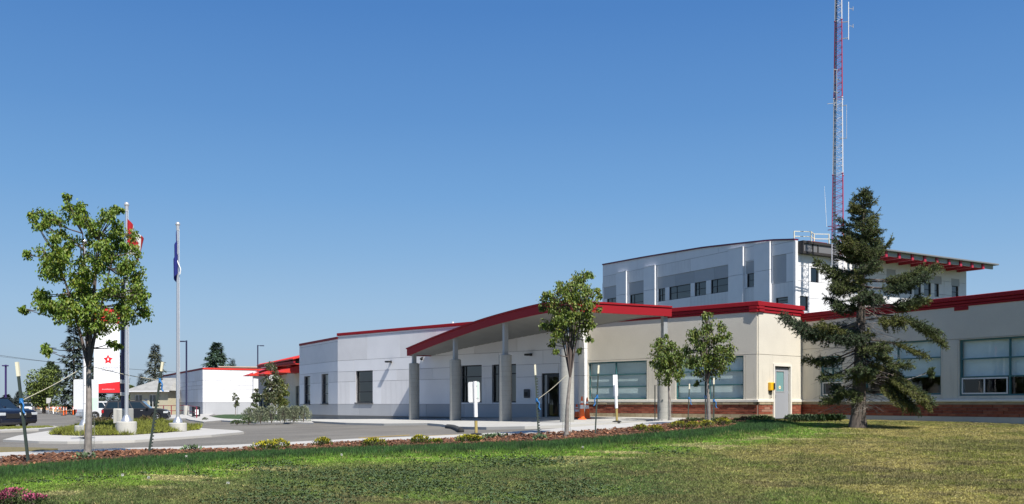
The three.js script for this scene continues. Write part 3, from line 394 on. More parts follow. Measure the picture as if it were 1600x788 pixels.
{ // tall block behind
  const Tc = pt(1243, 80), Tl = hit(Tc, L2, 942.4), Tr = hit(Tc, R2, 1509), b = baseOf(Tc), root = thing('office_block', 'tall white panelled block with curved roof line and red-beamed eaves', 'building', b), w = wallFrame(Tl, Tc, b), e = wallFrame(Tc, Tr, b), n = w.len, Y = (v) => v + EYE, bot = Y(2);
  const topAt = (s) => { const k = n - s, p = [[0, 13.2], [2.75, 13.55], [6, 13.78], [11.5, 14.15], [20.6, 14.46], [28.05, 14.63]]; let i = 0; while (i < p.length - 2 && k > p[i + 1][0]) i++; return Y(mix(p[i][1], p[i + 1][1], (k - p[i][0]) / (p[i + 1][0] - p[i][0]))); };
  const S = (px0) => w.s(px0), h1 = Y(13.4), hTop = Y(12.2), h2 = Y(11.12), wb = Y(9.86);
  const bays = [[S(966), S(981.5), Y(13.42)], [S(1009), S(1026.5), Y(13.42)], [S(1141.5), S(1164.5), Y(13.45)], [S(1182), S(1206.5), Y(13.42)]];
  const wr = [[S(949), S(965), Y(9.3), Y(10.98)], [S(985), S(1007.3), Y(9.3), Y(11.0)], [S(1029.5), S(1040), wb, h2], [S(1046.3), S(1079.3), wb, h2], [S(1086), S(1104), wb, h2], [S(1111.5), S(1140.8), wb, h2], [S(1168), S(1181.3), Y(9.95), h2], [S(1213), S(1232), Y(8.2), Y(8.72)]];
  backing(w, root, bot, Y(13.05), wr, M.joint, 0, n, 'wall');
  { // curved top of the wall as one sheet
    const s = new THREE.Shape(); s.moveTo(0, Y(13.0)); s.lineTo(n, Y(13.0)); for (let i = 0; i <= 24; i++) { const x = n * (1 - i / 24); s.lineTo(x, topAt(x)); } s.lineTo(0, Y(13)); w.part('curved_parapet', new THREE.ExtrudeGeometry(s, { depth: .2, bevelEnabled: false }).translate(0, 0, -.21), M.joint, root);
    const lastBay = S(1206.5), cuts = [0, 6.2, 12.4, 18.6, lastBay, n]; for (let k = 0; k < 5; k++) { const a = cuts[k] + (k ? .012 : 0), c = cuts[k + 1] - (k < 4 ? .012 : 0), q = new THREE.Shape(); const lo = k < 4 ? h1 + .012 : Y(13.15) + .012; q.moveTo(a, lo); q.lineTo(c, lo); for (let i = 0; i <= 8; i++) { const x = mix(c, a, i / 8); q.lineTo(x, topAt(x) - .01); } w.part('wall_panel', new THREE.ExtrudeGeometry(q, { depth: .04, bevelEnabled: false }), M.white, root); }
    const pos = []; const g = []; for (let i = 0; i < 24; i++) { const a = n * i / 24, c = n * (i + 1) / 24; g.push(bar([a - .01, topAt(a) + .05, -.1], [c + .01, topAt(c) + .05, -.1], .46, .13)); } w.part('parapet_cap', g, mat(.12, .012, .05, .45), root);
  }
  const greyH = [[S(944.5), S(965.6), Y(10.98), Y(12.2)], [S(984), S(1008), Y(11.0), Y(12.2)], [S(1028), S(1141), h2, hTop], [S(1166.5), S(1181.8), h2, Y(12.15)], [S(1209), S(1229.5), Y(9.93), Y(12.2)]];
  const lowTop = (s) => Math.min(h1, topAt(s) - .02);
  // white panels between, grey set-back panels over the windows
  const holes = [...greyH, ...wr, ...bays.map((q) => [q[0], q[1], bot, q[2]])], cols = [0, bays[0][0], bays[0][1], bays[1][0], bays[1][1], S(1079.5), bays[2][0], bays[2][1], bays[3][0], bays[3][1], n];
  panels(w, root, [[bot, Y(7.4), cols, [M.white]], [Y(7.4), Y(9.9), cols, [M.white, M.whiteB]], [Y(9.9), hTop + .02, cols, [M.white]], [hTop + .02, h1, cols.slice(0, -1), [M.whiteB, M.white]], [hTop + .02, Y(13.15), [bays[3][1], n], M.white]], holes, 'wall_panel', 0, .04, .014);
  greyH.forEach((q, i) => { const k = i === 2 ? [.0, .26, .53, .8, 1] : [0, 1]; for (let j = 0; j < k.length - 1; j++) w.part('grey_panel', rectMinus([mix(q[0], q[1], k[j]) + .012, mix(q[0], q[1], k[j + 1]) - .012, q[2], q[3]], wr).map((r) => box(...r, -.001, .012)), [M.greyPanel, M.greyB][(i + j) % 2], root); });
  for (const [a, c, t] of bays) { const mid = Y(11.12); for (const [y0, y1] of [[bot, Y(8.6)], [Y(8.61), mid - .01], [mid + .01, t]]) w.part('bay_panel', rbox(a, c, y0, y1, -.1, .26, .012), M.white2, root); w.part('bay_cap', box(a - .02, c + .02, t + .001, t + .05, 0, .29), M.whiteFrame, root); }
  const wcol = [[.4], [.25], [.45], [.33], [.3], [.28], [], []]; wr.forEach((q, i) => windowUnit(w, root, q, { cols: wcol[i], rows: [.5], fm: M.darkFrame, gm: M.glass, depth: .08 }));
  // sunny end wall
  const eb = Y(11.09), ew = [e.rect(1266.5, 1279, 418.8, 441.7), e.rect(1249.6, 1262.5, 463, 486), e.rect(1418, 1425, 441, 460), e.rect(1428, 1439, 441.5, 461.5), e.rect(1443.5, 1454.5, 442, 463), e.rect(1460, 1467, 443.5, 464), e.rect(1487, 1497.5, 447, 466), e.rect(1340, 1352, 432, 452)], eg = [e.rect(1412, 1471, 429, 441.6), e.rect(1486, 1499, 436, 447), e.rect(1385, 1399, 421, 452)];
  backing(e, root, bot, Y(13.0), ew, M.joint);
  const ec = [0, .62, 4.2, 9.2, e.s(1399.5), e.s(1475), e.len]; panels(e, root, [[bot, Y(8.6), ec, [M.white]], [Y(8.6), Y(9.96), ec, [M.white, M.whiteB]], [Y(9.96), Y(11.2), [0, 3.1, 7.5, e.s(1399.5), e.s(1475), e.len], [M.white]], [Y(11.2), Y(12.35), ec, [M.white]], [Y(12.35), Y(13.1), ec, M.white]], [...ew, ...eg], 'wall_panel', 0, .04, .014);
  for (const q of eg) e.part('grey_panel', rectMinus(q, ew).map((r) => box(...r, -.001, .012)), M.greyPanel, root);
  ew.forEach((q, i) => windowUnit(e, root, q, { rows: i > 1 ? [.5] : [], fm: M.darkFrame, depth: .08 }));
  { // dark boxed eave by the corner
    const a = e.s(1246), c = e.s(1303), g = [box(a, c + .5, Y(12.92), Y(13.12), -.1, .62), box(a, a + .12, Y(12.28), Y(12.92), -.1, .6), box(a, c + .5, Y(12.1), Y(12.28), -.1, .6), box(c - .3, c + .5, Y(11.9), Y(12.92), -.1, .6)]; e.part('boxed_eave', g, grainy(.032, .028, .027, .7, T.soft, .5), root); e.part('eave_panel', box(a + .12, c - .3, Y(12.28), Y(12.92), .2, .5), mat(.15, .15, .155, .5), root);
    for (const t of [.28, .42]) e.part('eave_bracket', box(mix(a, c, t) - .05, mix(a, c, t) + .05, Y(12.28), Y(12.92), .5, .56), M.black, root);
  }
  { // overhanging roof on red beams
    const out = 2.6, x0 = e.s(1330), x1 = e.len + .35, ht = Y(12.78); e.part('roof_overhang', [rbox(x0, x1 + .4, ht - .14, ht, -1, out + .25, .03)], mat(.16, .17, .18, .6), root); e.part('roof_fascia', box(x0, x1, ht - .5, ht - .145, out - .25, out - .1), grainy(.36, .38, .37, .7, T.metal, .4), root); e.part('eave_soffit', box(x0, x1, ht - .2, ht - .145, 0, out - .26), grainy(.50, .48, .46, .8, T.soft, .5), root);
    const ol = wallFrame(off(Tc, [R2[1], -R2[0]], out), off(Tr, [R2[1], -R2[0]], out), b); // outer line of the beam ends
    for (const p of [1345, 1365.5, 1385.5, 1406, 1426.5, 1446, 1465, 1484, 1502, 1520, 1537]) { const s = ol.s(p); e.part('beam', [box(s - .14, s + .14, ht - .62, ht - .15, .05, out + .02)], mat(.36, .02, .045, .5), root); }
  }
  e.part('corner_trim', rbox(-.03, .26, bot, Y(13.15), -.2, .06, .02), M.white2, root);
  { const nr = [L2[1], -L2[0]], K1 = off(Tl, R2, 14), K2 = off(Tr, L2, 18); shell(root, b, [Tl, K1, K2, Tr, Tc], Y(12.6), [[Tl, K1], [K1, K2], [K2, Tr]], M.white); }
  { // roof guard rail by the corner
    const t = thing('guard_rail', 'cream steel guard rail on the corner of the tall block', 'railing'); wallFrame(Tc, Tr).put(t); const y = Y(13.15), a = .2, c = 3.7, m = 2, z = -.3; const posts = [[a, z], [m, z + .3], [m + .1, z - 1.6], [c, z + .3]];
    for (const [x, q] of [[a, z], [1.55, z + .6], [2.6, z], [c, z + .6]]) part('post', bar([x, y - .2, q], [x, y + .85, q], .065, .065), M.cream, t); for (const h of [.82, .42]) part('rail', [bar([a, y + h, z], [1.55, y + h, z + .6], .05, .05), bar([1.55, y + h - .003, z + .6], [2.6, y + h - .003, z], .05, .05), bar([2.6, y + h, z], [c, y + h, z + .6], .05, .05)], M.cream, t); part('curb', box(1.3, 3.6, y - .02, y + .1, -.6, .2), M.red, t); }
}

// ---------- left background: low white building, red-roofed porch, house, street ----------
{
  const c = pt(317, 112), l = hit(c, vpdir(22), 254.6), r = hit(c, vpdir(2900), 440), b = baseOf(c), root = thing('low_building', 'low white panelled building with thin red roof edge beside the car park', 'building', b), Y = (v) => v + EYE, L = wallFrame(l, c, b), R = wallFrame(c, r, b), top = Y(4.06), mid = Y(.15);
  const cutter = (n, st, o) => { const a = [0]; for (let x = o; x < n - .5; x += st) a.push(x); a.push(n); return a; };
  for (const [w, o, ms] of [[L, 2, [M.white, M.whiteB]], [R, 1.2, [M.white, M.white2]]]) { backing(w, root, Y(-1.6), Y(3.9), [], M.joint); panels(w, root, [[Y(-1.5), mid, cutter(w.len, 7, 4), [M.greyPanel]], [mid, Y(1.65), cutter(w.len, 3.4, o + 1.2), ms], [Y(1.65), Y(2.1), cutter(w.len, 6.8, o + 3), ms], [Y(2.1), Y(2.62), cutter(w.len, 3.4, o + .4), ms], [Y(2.62), Y(3.84), cutter(w.len, 4, o + 2), ms]], [], 'wall_panel', 0, .04, .013); }
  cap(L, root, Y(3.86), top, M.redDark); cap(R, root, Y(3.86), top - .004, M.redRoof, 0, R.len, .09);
  L.part('wall_light', box(L.s(267), L.s(274), L.at(270, 625.8)[1], L.at(270, 624.2)[1], .04, .3), M.black, root);
  for (const [p, h] of [[265, .3], [303, .22]]) L.part('roof_vent', rod([L.s(p), top - .1, -1.5], [L.s(p), top + h, -1.5], .1), M.black, root);
  const K1 = off(l, R.d, 14), K2 = off(r, L.d, -14); shell(root, b, [l, c, r, K2, K1], Y(3.7), [[l, K1], [K1, K2], [K2, r]], M.white);
}
{ // red-roofed porch between the two white buildings
  const a = pt(478, 73.5), q = hit(a, L2, 424), b = baseOf(q), root = thing('red_roof_porch', 'beige porch with bright red metal roof and red awnings', 'porch', b), w = wallFrame(q, a, b), Y = (v) => v + EYE, y0 = Y(-1.5), n = w.len, s0 = w.s(437);
  const wr = [w.s(461.5), w.s(468.5), Y(-.25), Y(1.35)]; backing(w, root, y0, Y(3.2), [wr], M.stucco, s0, n); w.part('brick_base', box(s0, n, y0, Y(-.42), 0, .06), grainy(.12, .035, .03, .9, T.rough, 1), root); windowUnit(w, root, wr, { rows: [.3, .65], cols: [.5], fm: M.darkFrame });
  w.part('corner_post', [box(s0 - .25, s0 + .15, y0, Y(3.2), -.1, .12)], M.stucco, root); w.part('downpipe', rod([s0 + .5, y0, .1], [s0 + .5, Y(3), .1], .07), M.steelGrey, root);
  { const link = wallFrame(hit(q, R2, 408), q, b), ln = link.len; link.part('glazed_link', box(0, ln, y0, Y(.75), -.6, -.5), M.glassDark, root); link.part('link_frame', [0, .33, .66, 1].map((t) => box(ln * t - .06, ln * t + .06, y0, Y(.8), -.5, -.4)), M.steelGrey, root); link.part('link_wall', box(-.5, ln, Y(.8), Y(2.6), -.7, -.5), M.white, root); }
  { const pos = [], A = [-.9, Y(3.22), 1.0], B = [n, Y(3.34), 1.0], C = [n, Y(4.75), -4.2], D = [4.2, Y(4.1), -4.2], t = .09, dn = (p) => [p[0], p[1] - t, p[2]], quad = (p, q2, r, s) => pos.push(...p, ...q2, ...r, ...p, ...r, ...s), E = [-.9, Y(3.22), -4.2]; quad(A, B, C, D); pos.push(...A, ...D, ...E); quad(dn(A), dn(E), dn(C), dn(B)); quad(A, dn(A), dn(B), B); quad(A, E, dn(E), dn(A)); quad(B, dn(B), dn(C), C); const g = new THREE.BufferGeometry(); g.setAttribute('position', new THREE.Float32BufferAttribute(pos, 3)); g.computeVertexNormals(); w.part('roof', g, M.redRoof, root);
    for (let i = 1; i < 12; i++) { const s = mix(-.9, n, i / 12), s2 = Math.max(s, 4.2), k = (s - 4.2) / (n - 4.2), zt = s < 4.2 ? mix(1, -4.2, (s + .9) / 5.1) : -4.2, yt = s < 4.2 ? mix(Y(3.22), Y(4.1), (s + .9) / 5.1) : mix(Y(4.1), Y(4.75), k); w.part('roof_seam', bar([s, mix(Y(3.22), Y(3.34), i / 12) + .03, 1.0], [s, yt + .03, zt], .05, .05), M.redRoof, root); }
    w.part('fascia_board', box(-.85, n, Y(2.98), Y(3.14), .8, .95), M.redDark, root); w.part('eave_soffit', box(-.85, n, Y(2.9), Y(2.96), -.3, .8), M.redRoof, root); }
  for (const p0 of [423, 448, 473.5]) { const s1 = Math.min(n, w.s(p0)), sh = new THREE.Shape([new THREE.Vector2(0, 0), new THREE.Vector2(1.75, 0), new THREE.Vector2(1.75, .05), new THREE.Vector2(0, .66)]); w.part('awning', new THREE.ExtrudeGeometry(sh, { depth: 2.3, bevelEnabled: false }).rotateY(-Math.PI / 2).translate(s1, Y(2.3), .02), M.redRoof, root); }
  shell(root, b, [a, w.A, off(q, R2, 5), off(a, R2, 5)].map((p) => p), Y(3.0), [], M.stucco);
}
function gableHouse(name, label, px0, px1, Z, yw, yr, ms, seed) {
  const A = pt(px0, Z), B = pt(px1, Z - 2), b = baseOf(A), root = thing(name, label, 'house', b, 0), w = wallFrame(A, B, b), n = w.len, yb = ground(...A) - .2, yt = hgt(yw, Z), yp = hgt(yr, Z), D = 8;
  const win = [[n * .12, n * .32, yb + 1.2, yt - .5], [n * .5, n * .68, yb + 1.2, yt - .5]], dr = [n * .38, n * .46, yb + .2, yb + 2.3]; backing(w, root, yb, yt, [...win, dr], ms); for (const r of win) windowUnit(w, root, r, { cols: [.5], fm: M.whiteFrame }); w.part('door', box(...dr, -.1, -.04), mat(.3, .33, .36, .6), root);
  const s = new THREE.Shape([new THREE.Vector2(-.5, yt), new THREE.Vector2(n + .5, yt), new THREE.Vector2(n * .78, yp), new THREE.Vector2(n * .22, yp)]); const g = new THREE.BufferGeometry(); const P = [[-.6, yt, .6], [n + .6, yt, .6], [n + .6, yt, -D - .6], [-.6, yt, -D - .6], [n * .3, yp, -D / 2], [n * .7, yp, -D / 2]], f = [[0, 1, 5, 4], [1, 2, 5], [2, 3, 4, 5], [3, 0, 4], [3, 2, 1, 0]]; const pos = []; for (const q of f) { pos.push(...P[q[0]], ...P[q[1]], ...P[q[2]]); if (q[3] !== undefined) pos.push(...P[q[0]], ...P[q[2]], ...P[q[3]]); } g.setAttribute('position', new THREE.Float32BufferAttribute(pos, 3)); g.computeVertexNormals(); w.part('roof', g, grainy(.42, .42, .40, .9, T.rough, .6), root); w.part('eave_board', [box(-.6, n + .6, yt - .16, yt - .004, .5, .6)], M.whitePaint, root);
  for (const [x0, x1, z0, z1] of [[0, .2, -D, -.26], [n - .2, n, -D, -.26], [0, n, -D - .2, -D]]) w.part('side_wall', box(x0, x1, yb, yt, z0, z1), ms, root); return root;
}
gableHouse('bungalow', 'cream bungalow with pale grey roof behind the black car', 203, 262, 128, 611, 590, grainy(.55, .50, .36, .9, T.soft, .4), 1);
// far tan block whose roof shows over the low building
{ const b = baseOf(pt(380, 150)), root = thing('tan_block', 'tan rooftop of a far building just over the low white roof', 'building', b), w = wallFrame(pt(343, 150), pt(406, 152), b); w.part('wall', box(0, w.len, b[1], hgt(574, 150), -6, 0), grainy(.5, .36, .27, .9, T.soft, .3), root); w.part('roof', box(-.2, w.len + .2, hgt(574, 150), hgt(572.6, 150), -6.2, .2), grainy(.55, .42, .33, .9, T.soft, .3), root); }

// ---------- lattice radio mast ----------
{
  const p = [25.5, 77.2], b = onGround(p), root = thing('radio_mast', 'tall red and white lattice radio mast behind the spruce', 'radio mast', b), y0 = b[1], Yp = (py) => hgt(py, p[1]) - y0, topY = Yp(-150);
  // width of one face of the tapering mast in metres
  const side = (y) => Math.min(.98, .98 - .022 * (y - 12.5));
  const ang = [200, 320, 80].map((a) => a * Math.PI / 180), leg = (k, y) => { const r = side(y) / Math.sqrt(3); return [Math.cos(ang[k]) * r, y, Math.sin(ang[k]) * r]; };
  const redM = mat(.34, .022, .07, .5), whM = mat(.58, .58, .62, .5), bands = [[0, Yp(379), whM, 'white'], [Yp(379), Yp(273), redM, 'red'], [Yp(273), Yp(154), whM, 'white'], [Yp(154), Yp(33), redM, 'red'], [Yp(33), topY, whM, 'white']];
  for (const [a, c, m, col] of bands) {
    const g = new THREE.Group(); g.name = 'mast_section'; g.userData.label = col + ' painted lattice section'; root.add(g); const n = Math.max(1, Math.round((c - a) / .56));
    for (let k = 0; k < 3; k++) part('leg', rod(leg(k, a), leg(k, c), .04, .036, 8), m, g);
    const br = [], hz = []; for (let i = 0; i < n; i++) for (let k = 0; k < 3; k++) { const u = mix(a, c, i / n), v = mix(a, c, (i + 1) / n), j = (k + 1) % 3, md = (u + v) / 2; br.push(rod(leg(k, u), leg(j, md), .014, .014, 5), rod(leg(j, md), leg(k, v), .014, .014, 5)); if (i % 2 === 0) hz.push(rod(leg(k, u), leg(j, u), .013, .013, 5)); } part('bracing', br, m, g); part('rung', hz, m, g);
    part('flange', [0, 1, 2].map((k) => { const q = leg(k, c); return rod([q[0], c - .03, q[2]], [q[0], c + .03, q[2]], .075, .075, 10); }), m, g);
  }
  const cab = leg(0, 3); part('cable_ladder', [-.05, .02, .09].map((o) => tube([[cab[0] + .1 + o, .5, cab[2] + .1], [leg(0, topY / 2)[0] + .09 + o, topY / 2, leg(0, topY / 2)[2] + .06], [leg(0, topY)[0] + .06 + o * .6, topY, leg(0, topY)[2] + .05]], .022, 12)), M.black, root);
  // aerials on side arms: x offset, low and high pixel rows
  const aerial = (dx, lo, hi, arms, r, m) => { const g = new THREE.Group(); g.name = 'aerial'; root.add(g); part('rod', rod([dx, Yp(lo), .25], [dx, Yp(hi), .25], r), m, g); part('arm', arms.map((py) => bar([0, Yp(py), 0], [dx * 1.02, Yp(py), .25], .05, .05)), M.steelGrey, g); return g; };
  const A = aerial(.62, 64, 5, [35.5, 61], .032, M.whitePaint); for (const py of [15, 42]) part('dipole', [bar([.62, Yp(py), .25], [.95, Yp(py + 1.5), .3], .03, .03), rod([.95, Yp(py + 4), .3], [.95, Yp(py - 2), .3], .03)], M.steelGrey, A);
  aerial(-.52, 146, 109, [110, 145], .018, M.steelGrey); aerial(-.30, 175, 112, [125], .022, M.galv); aerial(.47, 218, 165, [166, 217], .02, M.galv);
  part('boom', [bar([-.98, Yp(163), .1], [-.2, Yp(161), 0], .035, .035), bar([-.5, Yp(157), .1], [-.4, Yp(167), .1], .03, .03)], M.steelGrey, root);
  part('side_boom', [bar([-1.05, Yp(356), .5], [.4, Yp(351.5), -.1], .06, .06), bar([-1.05, Yp(361.5), .5], [.3, Yp(356), -.1], .06, .06)], mat(.08, .02, .06, .6), root); part('whip', [rod([-1.12, Yp(356), .4], [-1.18, Yp(334), .4], .014, .012), rod([-1.18, Yp(334), .4], [-1.3, Yp(293), .4], .018, .008)], M.whitePaint, root);
}
// ---------- flagpoles, flags, banner ----------
function flagpole(px0, topPy, Z, label, plinthH) {
  const p = pt(px0, Z), b = onGround(p, .1), t = thing('flagpole', label, 'flagpole', b, 0, 'silver flagpoles on the island'), H = hgt(topPy, Z) - b[1];
  part('plinth', [rod([0, 0, 0], [0, plinthH - .025, 0], .36, .36, 36), rod([0, plinthH - .025, 0], [0, plinthH, 0], .36, .335, 36)], M.precast, t);
  part('shaft', rod([0, plinthH, 0], [0, H - .16, 0], .075, .05, 20), M.steel, t); part('collar', new THREE.LatheGeometry([[.2, 0], [.2, .03], [.17, .1], [.11, .2], [.085, .24]].map((q) => new THREE.Vector2(q[0], q[1] + plinthH)), 28), M.steel, t);
  part('truck', rod([0, H - .36, 0], [0, H - .16, 0], .06, .07, 14), M.galv, t); part('ball', new THREE.SphereGeometry(.095, 20, 14).translate(0, H - .09, 0), mat(.75, .75, .76, .22, { metalness: .6 }), t); part('halyard', rod([.09, plinthH + 1, .02], [.07, H - .3, .02], .006, .006, 5), M.whitePaint, t);
  return { t, b, H };
}
const canvasTex = (w, h, draw) => { const c = document.createElement('canvas'); c.width = w; c.height = h; draw(c.getContext('2d'), w, h); const t = new THREE.CanvasTexture(c); t.colorSpace = THREE.SRGBColorSpace; t.anisotropy = 8; return t; };
function hangingFlag(name, label, base, topY, hoist, fly, droop, folds, map, spread) { // limp cloth hanging beside the pole
  const nu = 40, nv = 16, pos = [], uv = [], idx = [];
  for (let j = 0; j <= nv; j++) for (let i = 0; i <= nu; i++) {
    const u = i / nu, v = j / nv, r = u * fly, ph = u * folds * Math.PI * 2 + v * 1.3;
    const x = .05 + r * spread * (1 - .25 * v) + .13 * Math.sin(ph) * u ** .6, y = topY - v * hoist * (1 - .12 * u) - r * droop, z = .05 + .16 * Math.cos(ph) * Math.min(1, u * 3);
    pos.push(x, y, z); uv.push(u, 1 - v);
  }
  for (let j = 0; j < nv; j++) for (let i = 0; i < nu; i++) { const a = j * (nu + 1) + i; idx.push(a, a + nu + 1, a + 1, a + 1, a + nu + 1, a + nu + 2); }
  const g = new THREE.BufferGeometry(); g.setAttribute('position', new THREE.Float32BufferAttribute(pos, 3)); g.setAttribute('uv', new THREE.Float32BufferAttribute(uv, 2)); g.setIndex(idx); g.computeVertexNormals();
  const m = shade(new THREE.Mesh(g, new THREE.MeshPhysicalMaterial({ map, roughness: .85, side: THREE.DoubleSide, transmission: .2, thickness: 0, sheen: .3 }))); m.name = numbered(name); m.position.set(...base); scene.add(m); return tag(m, label, 'flag');
}
{
  const f1 = flagpole(197.5, 316, 37, 'tall silver flagpole with a red and white flag rising through the leafy tree', .48), f2 = flagpole(277.5, 347, 41.2, 'silver flagpole with a limp blue flag beside the junipers', .34), f3 = flagpole(131.5, 374, 38.5, 'silver flagpole half hidden behind the trunk of the leafy tree', .34);
  const leaf = (c, x, y, s) => { const P = [[0, -1], [.16, -.66], [.36, -.76], [.28, -.28], [.55, -.5], [.62, -.34], [.92, -.36], [.8, -.08], [.95, .04], [.5, .36], [.55, .52], [.06, .45], [.08, .9], [-.08, .9], [-.06, .45], [-.55, .52], [-.5, .36], [-.95, .04], [-.8, -.08], [-.92, -.36], [-.62, -.34], [-.55, -.5], [-.28, -.28], [-.36, -.76], [-.16, -.66]]; c.beginPath(); P.forEach((q, i) => i ? c.lineTo(x + q[0] * s, y + q[1] * s) : c.moveTo(x + q[0] * s, y + q[1] * s)); c.fill(); };
  hangingFlag('national_flag', 'limp red and white maple leaf flag beside the leafy tree', [f1.b[0], f1.b[1], f1.b[2]], hgt(342, 37) - f1.b[1], 1.0, 1.7, .5, 1.6, canvasTex(256, 128, (c, w, h) => { c.fillStyle = '#b4101f'; c.fillRect(0, 0, w, h); c.fillStyle = '#e8e6e2'; c.fillRect(w / 4, 0, w / 2, h); c.fillStyle = '#b4101f'; leaf(c, w / 2, h / 2, h * .42); }), .33);
  const fl = hangingFlag('provincial_flag', 'limp dark blue flag hanging flat against its silver pole', f2.b, hgt(360, 41.2) - f2.b[1], 1.0, 1.6, .85, 2.4, canvasTex(128, 64, (c, w, h) => { c.fillStyle = '#0c1f78'; c.fillRect(0, 0, w, h); c.fillStyle = '#dfe3ea'; c.fillRect(w * .46, h * .3, w * .08, h * .1); c.fillStyle = '#4f8fc4'; c.fillRect(w * .42, h * .4, w * .16, h * .12); c.fillStyle = '#d9a441'; c.fillRect(w * .42, h * .55, w * .16, h * .12); }), .02); fl.scale.x = -.75;
  { const t = part('rope', tube([[-.05, 0, .08], [.05, -.3, .1], [.15, -.55, .1], [.12, -.75, .09]], .022, 16), M.whitePaint, scene); t.position.set(f2.b[0], hgt(401, 41.2), f2.b[2]); tag(t, 'white halyard rope looped against the blue flag pole', 'rope'); }
}
function lightPole(p, H, label, o = {}) {
  const b = onGround(p, .05), t = thing('lamp_post', label, 'lamp post', b, o.turn || 0, 'dark car park lamp posts'), bh = o.baseH ?? .7, m = o.m || M.navy;
  if (bh) part('base', [rod([0, 0, 0], [0, bh - .025, 0], .3, .3, 28), rod([0, bh - .025, 0], [0, bh, 0], .3, .28, 28)], M.precast, t); part('pole', box(-.07, .07, bh, H, -.07, .07), m, t);
  if (o.arm) { part('arm', box(Math.min(0, o.arm), Math.max(0, o.arm), H - .12, H - .05, -.04, .04), m, t); part('lamp_head', rbox(o.arm - .3 * Math.sign(o.arm) - .28, o.arm - .3 * Math.sign(o.arm) + .28, H - .16, H - .04, -.16, .16, .03), m, t); }
  return { t, b, H };
}
const banner = lightPole(pt(192.5, 38), hgt(440, 38) - onGround(pt(192.5, 38))[1], 'dark lamp post carrying the tall white banner', { baseH: 1.0, arm: 0 });
part('meter_box', rbox(-.3, .3, .45, 1.02, -.25, .25, .03), M.precast, banner.t).userData.label = 'square grey concrete footing';
{ // double sided banner on the post
  const Z = 38, y0 = hgt(614, Z) - banner.b[1], y1 = hgt(483, Z) - banner.b[1], x1 = -.14, x0 = x1 - 1.0;
  const map = canvasTex(384, 1248, (c, w, h) => {
    c.fillStyle = '#f2f3f6'; c.fillRect(0, 0, w, h); c.fillStyle = '#d8242c'; c.fillRect(0, 0, w, h * .16); c.beginPath(); c.moveTo(0, h * .16); c.lineTo(w * .5, h * .13); c.lineTo(w, h * .19); c.lineTo(w, 0); c.lineTo(0, 0); c.fill();
    c.beginPath(); c.moveTo(0, h); c.lineTo(w, h); c.lineTo(w, h * .868); c.lineTo(0, h * .90); c.fill();
    const cx = w * .55, cy = h * .605, s = w * .2; c.save(); c.translate(cx, cy); c.fillStyle = '#d8242c'; c.beginPath(); for (let i = 0; i < 10; i++) { const a = -Math.PI / 2 + i * Math.PI / 5, r = i % 2 ? s * .52 : s; c.lineTo(Math.cos(a) * r, Math.sin(a) * r); } c.closePath(); c.fill(); c.fillStyle = '#f2f3f6'; c.beginPath(); c.moveTo(0, -s * .42); c.quadraticCurveTo(s * .3, s * .12, 0, s * .2); c.quadraticCurveTo(-s * .3, s * .12, 0, -s * .42); c.fill(); c.restore();
    c.fillStyle = '#8c8c94'; c.textAlign = 'center'; c.font = 'bold 40px sans-serif'; c.fillText('ACCREDITATION', cx, h * .715, w * .84); c.font = 'bold 38px sans-serif'; c.fillText('AGRÉMENT', cx, h * .748, w * .55); c.font = '24px sans-serif'; c.fillStyle = '#b05058'; c.fillText('CANADA', cx, h * .774);
    c.fillStyle = '#f7d9d9'; c.font = '26px sans-serif'; c.fillText('accreditation.ca', cx, h * .965);
  });
  const t = thing('street_banner', 'white banner with a red star emblem and red foot on a dark post', 'banner', banner.b), bm = new THREE.MeshPhysicalMaterial({ map, roughness: .7, side: THREE.DoubleSide });
  const g = new THREE.PlaneGeometry(x1 - x0, y1 - y0, 12, 12), ps = g.attributes.position; for (let i = 0; i < ps.count; i++) ps.setZ(i, .02 * Math.sin(ps.getX(i) * 3 + ps.getY(i) * 1.1)); g.computeVertexNormals(); const cl = shade(new THREE.Mesh(g, bm)); cl.name = 'cloth'; cl.position.set((x0 + x1) / 2, (y0 + y1) / 2, 0); t.add(cl);
  part('rod', [rod([x0 - .05, y1 + .02, 0], [0, y1 + .02, 0], .02), rod([x0 - .05, y0 - .02, 0], [0, y0 - .02, 0], .02)], M.blackMetal, t);
  part('clamp', [rbox(-.1, .12, y0 + .35, y0 + .5, -.1, .1, .02), rbox(-.1, .1, y0 - .12, y0 + .02, -.1, .1, .02)], M.steelGrey, banner.t);
}
lightPole(gp(291, 650), hgt(533, gp(291, 650)[1]) - onGround(gp(291, 650))[1], 'dark lamp post with short arm in front of the low white building', { arm: -.75, baseH: 1.05 });
lightPole(pt(402.5, 140), hgt(540, 140) - ground(...pt(402.5, 140)), 'dark lamp post rising behind the low white building', { arm: .9, baseH: .7 });
lightPole(pt(8.5, 100), hgt(571, 100) - ground(...pt(8.5, 100)), 'plain dark lamp post behind the parked trucks', { arm: .25, baseH: .7, m: mat(.04, .02, .11, .5) });
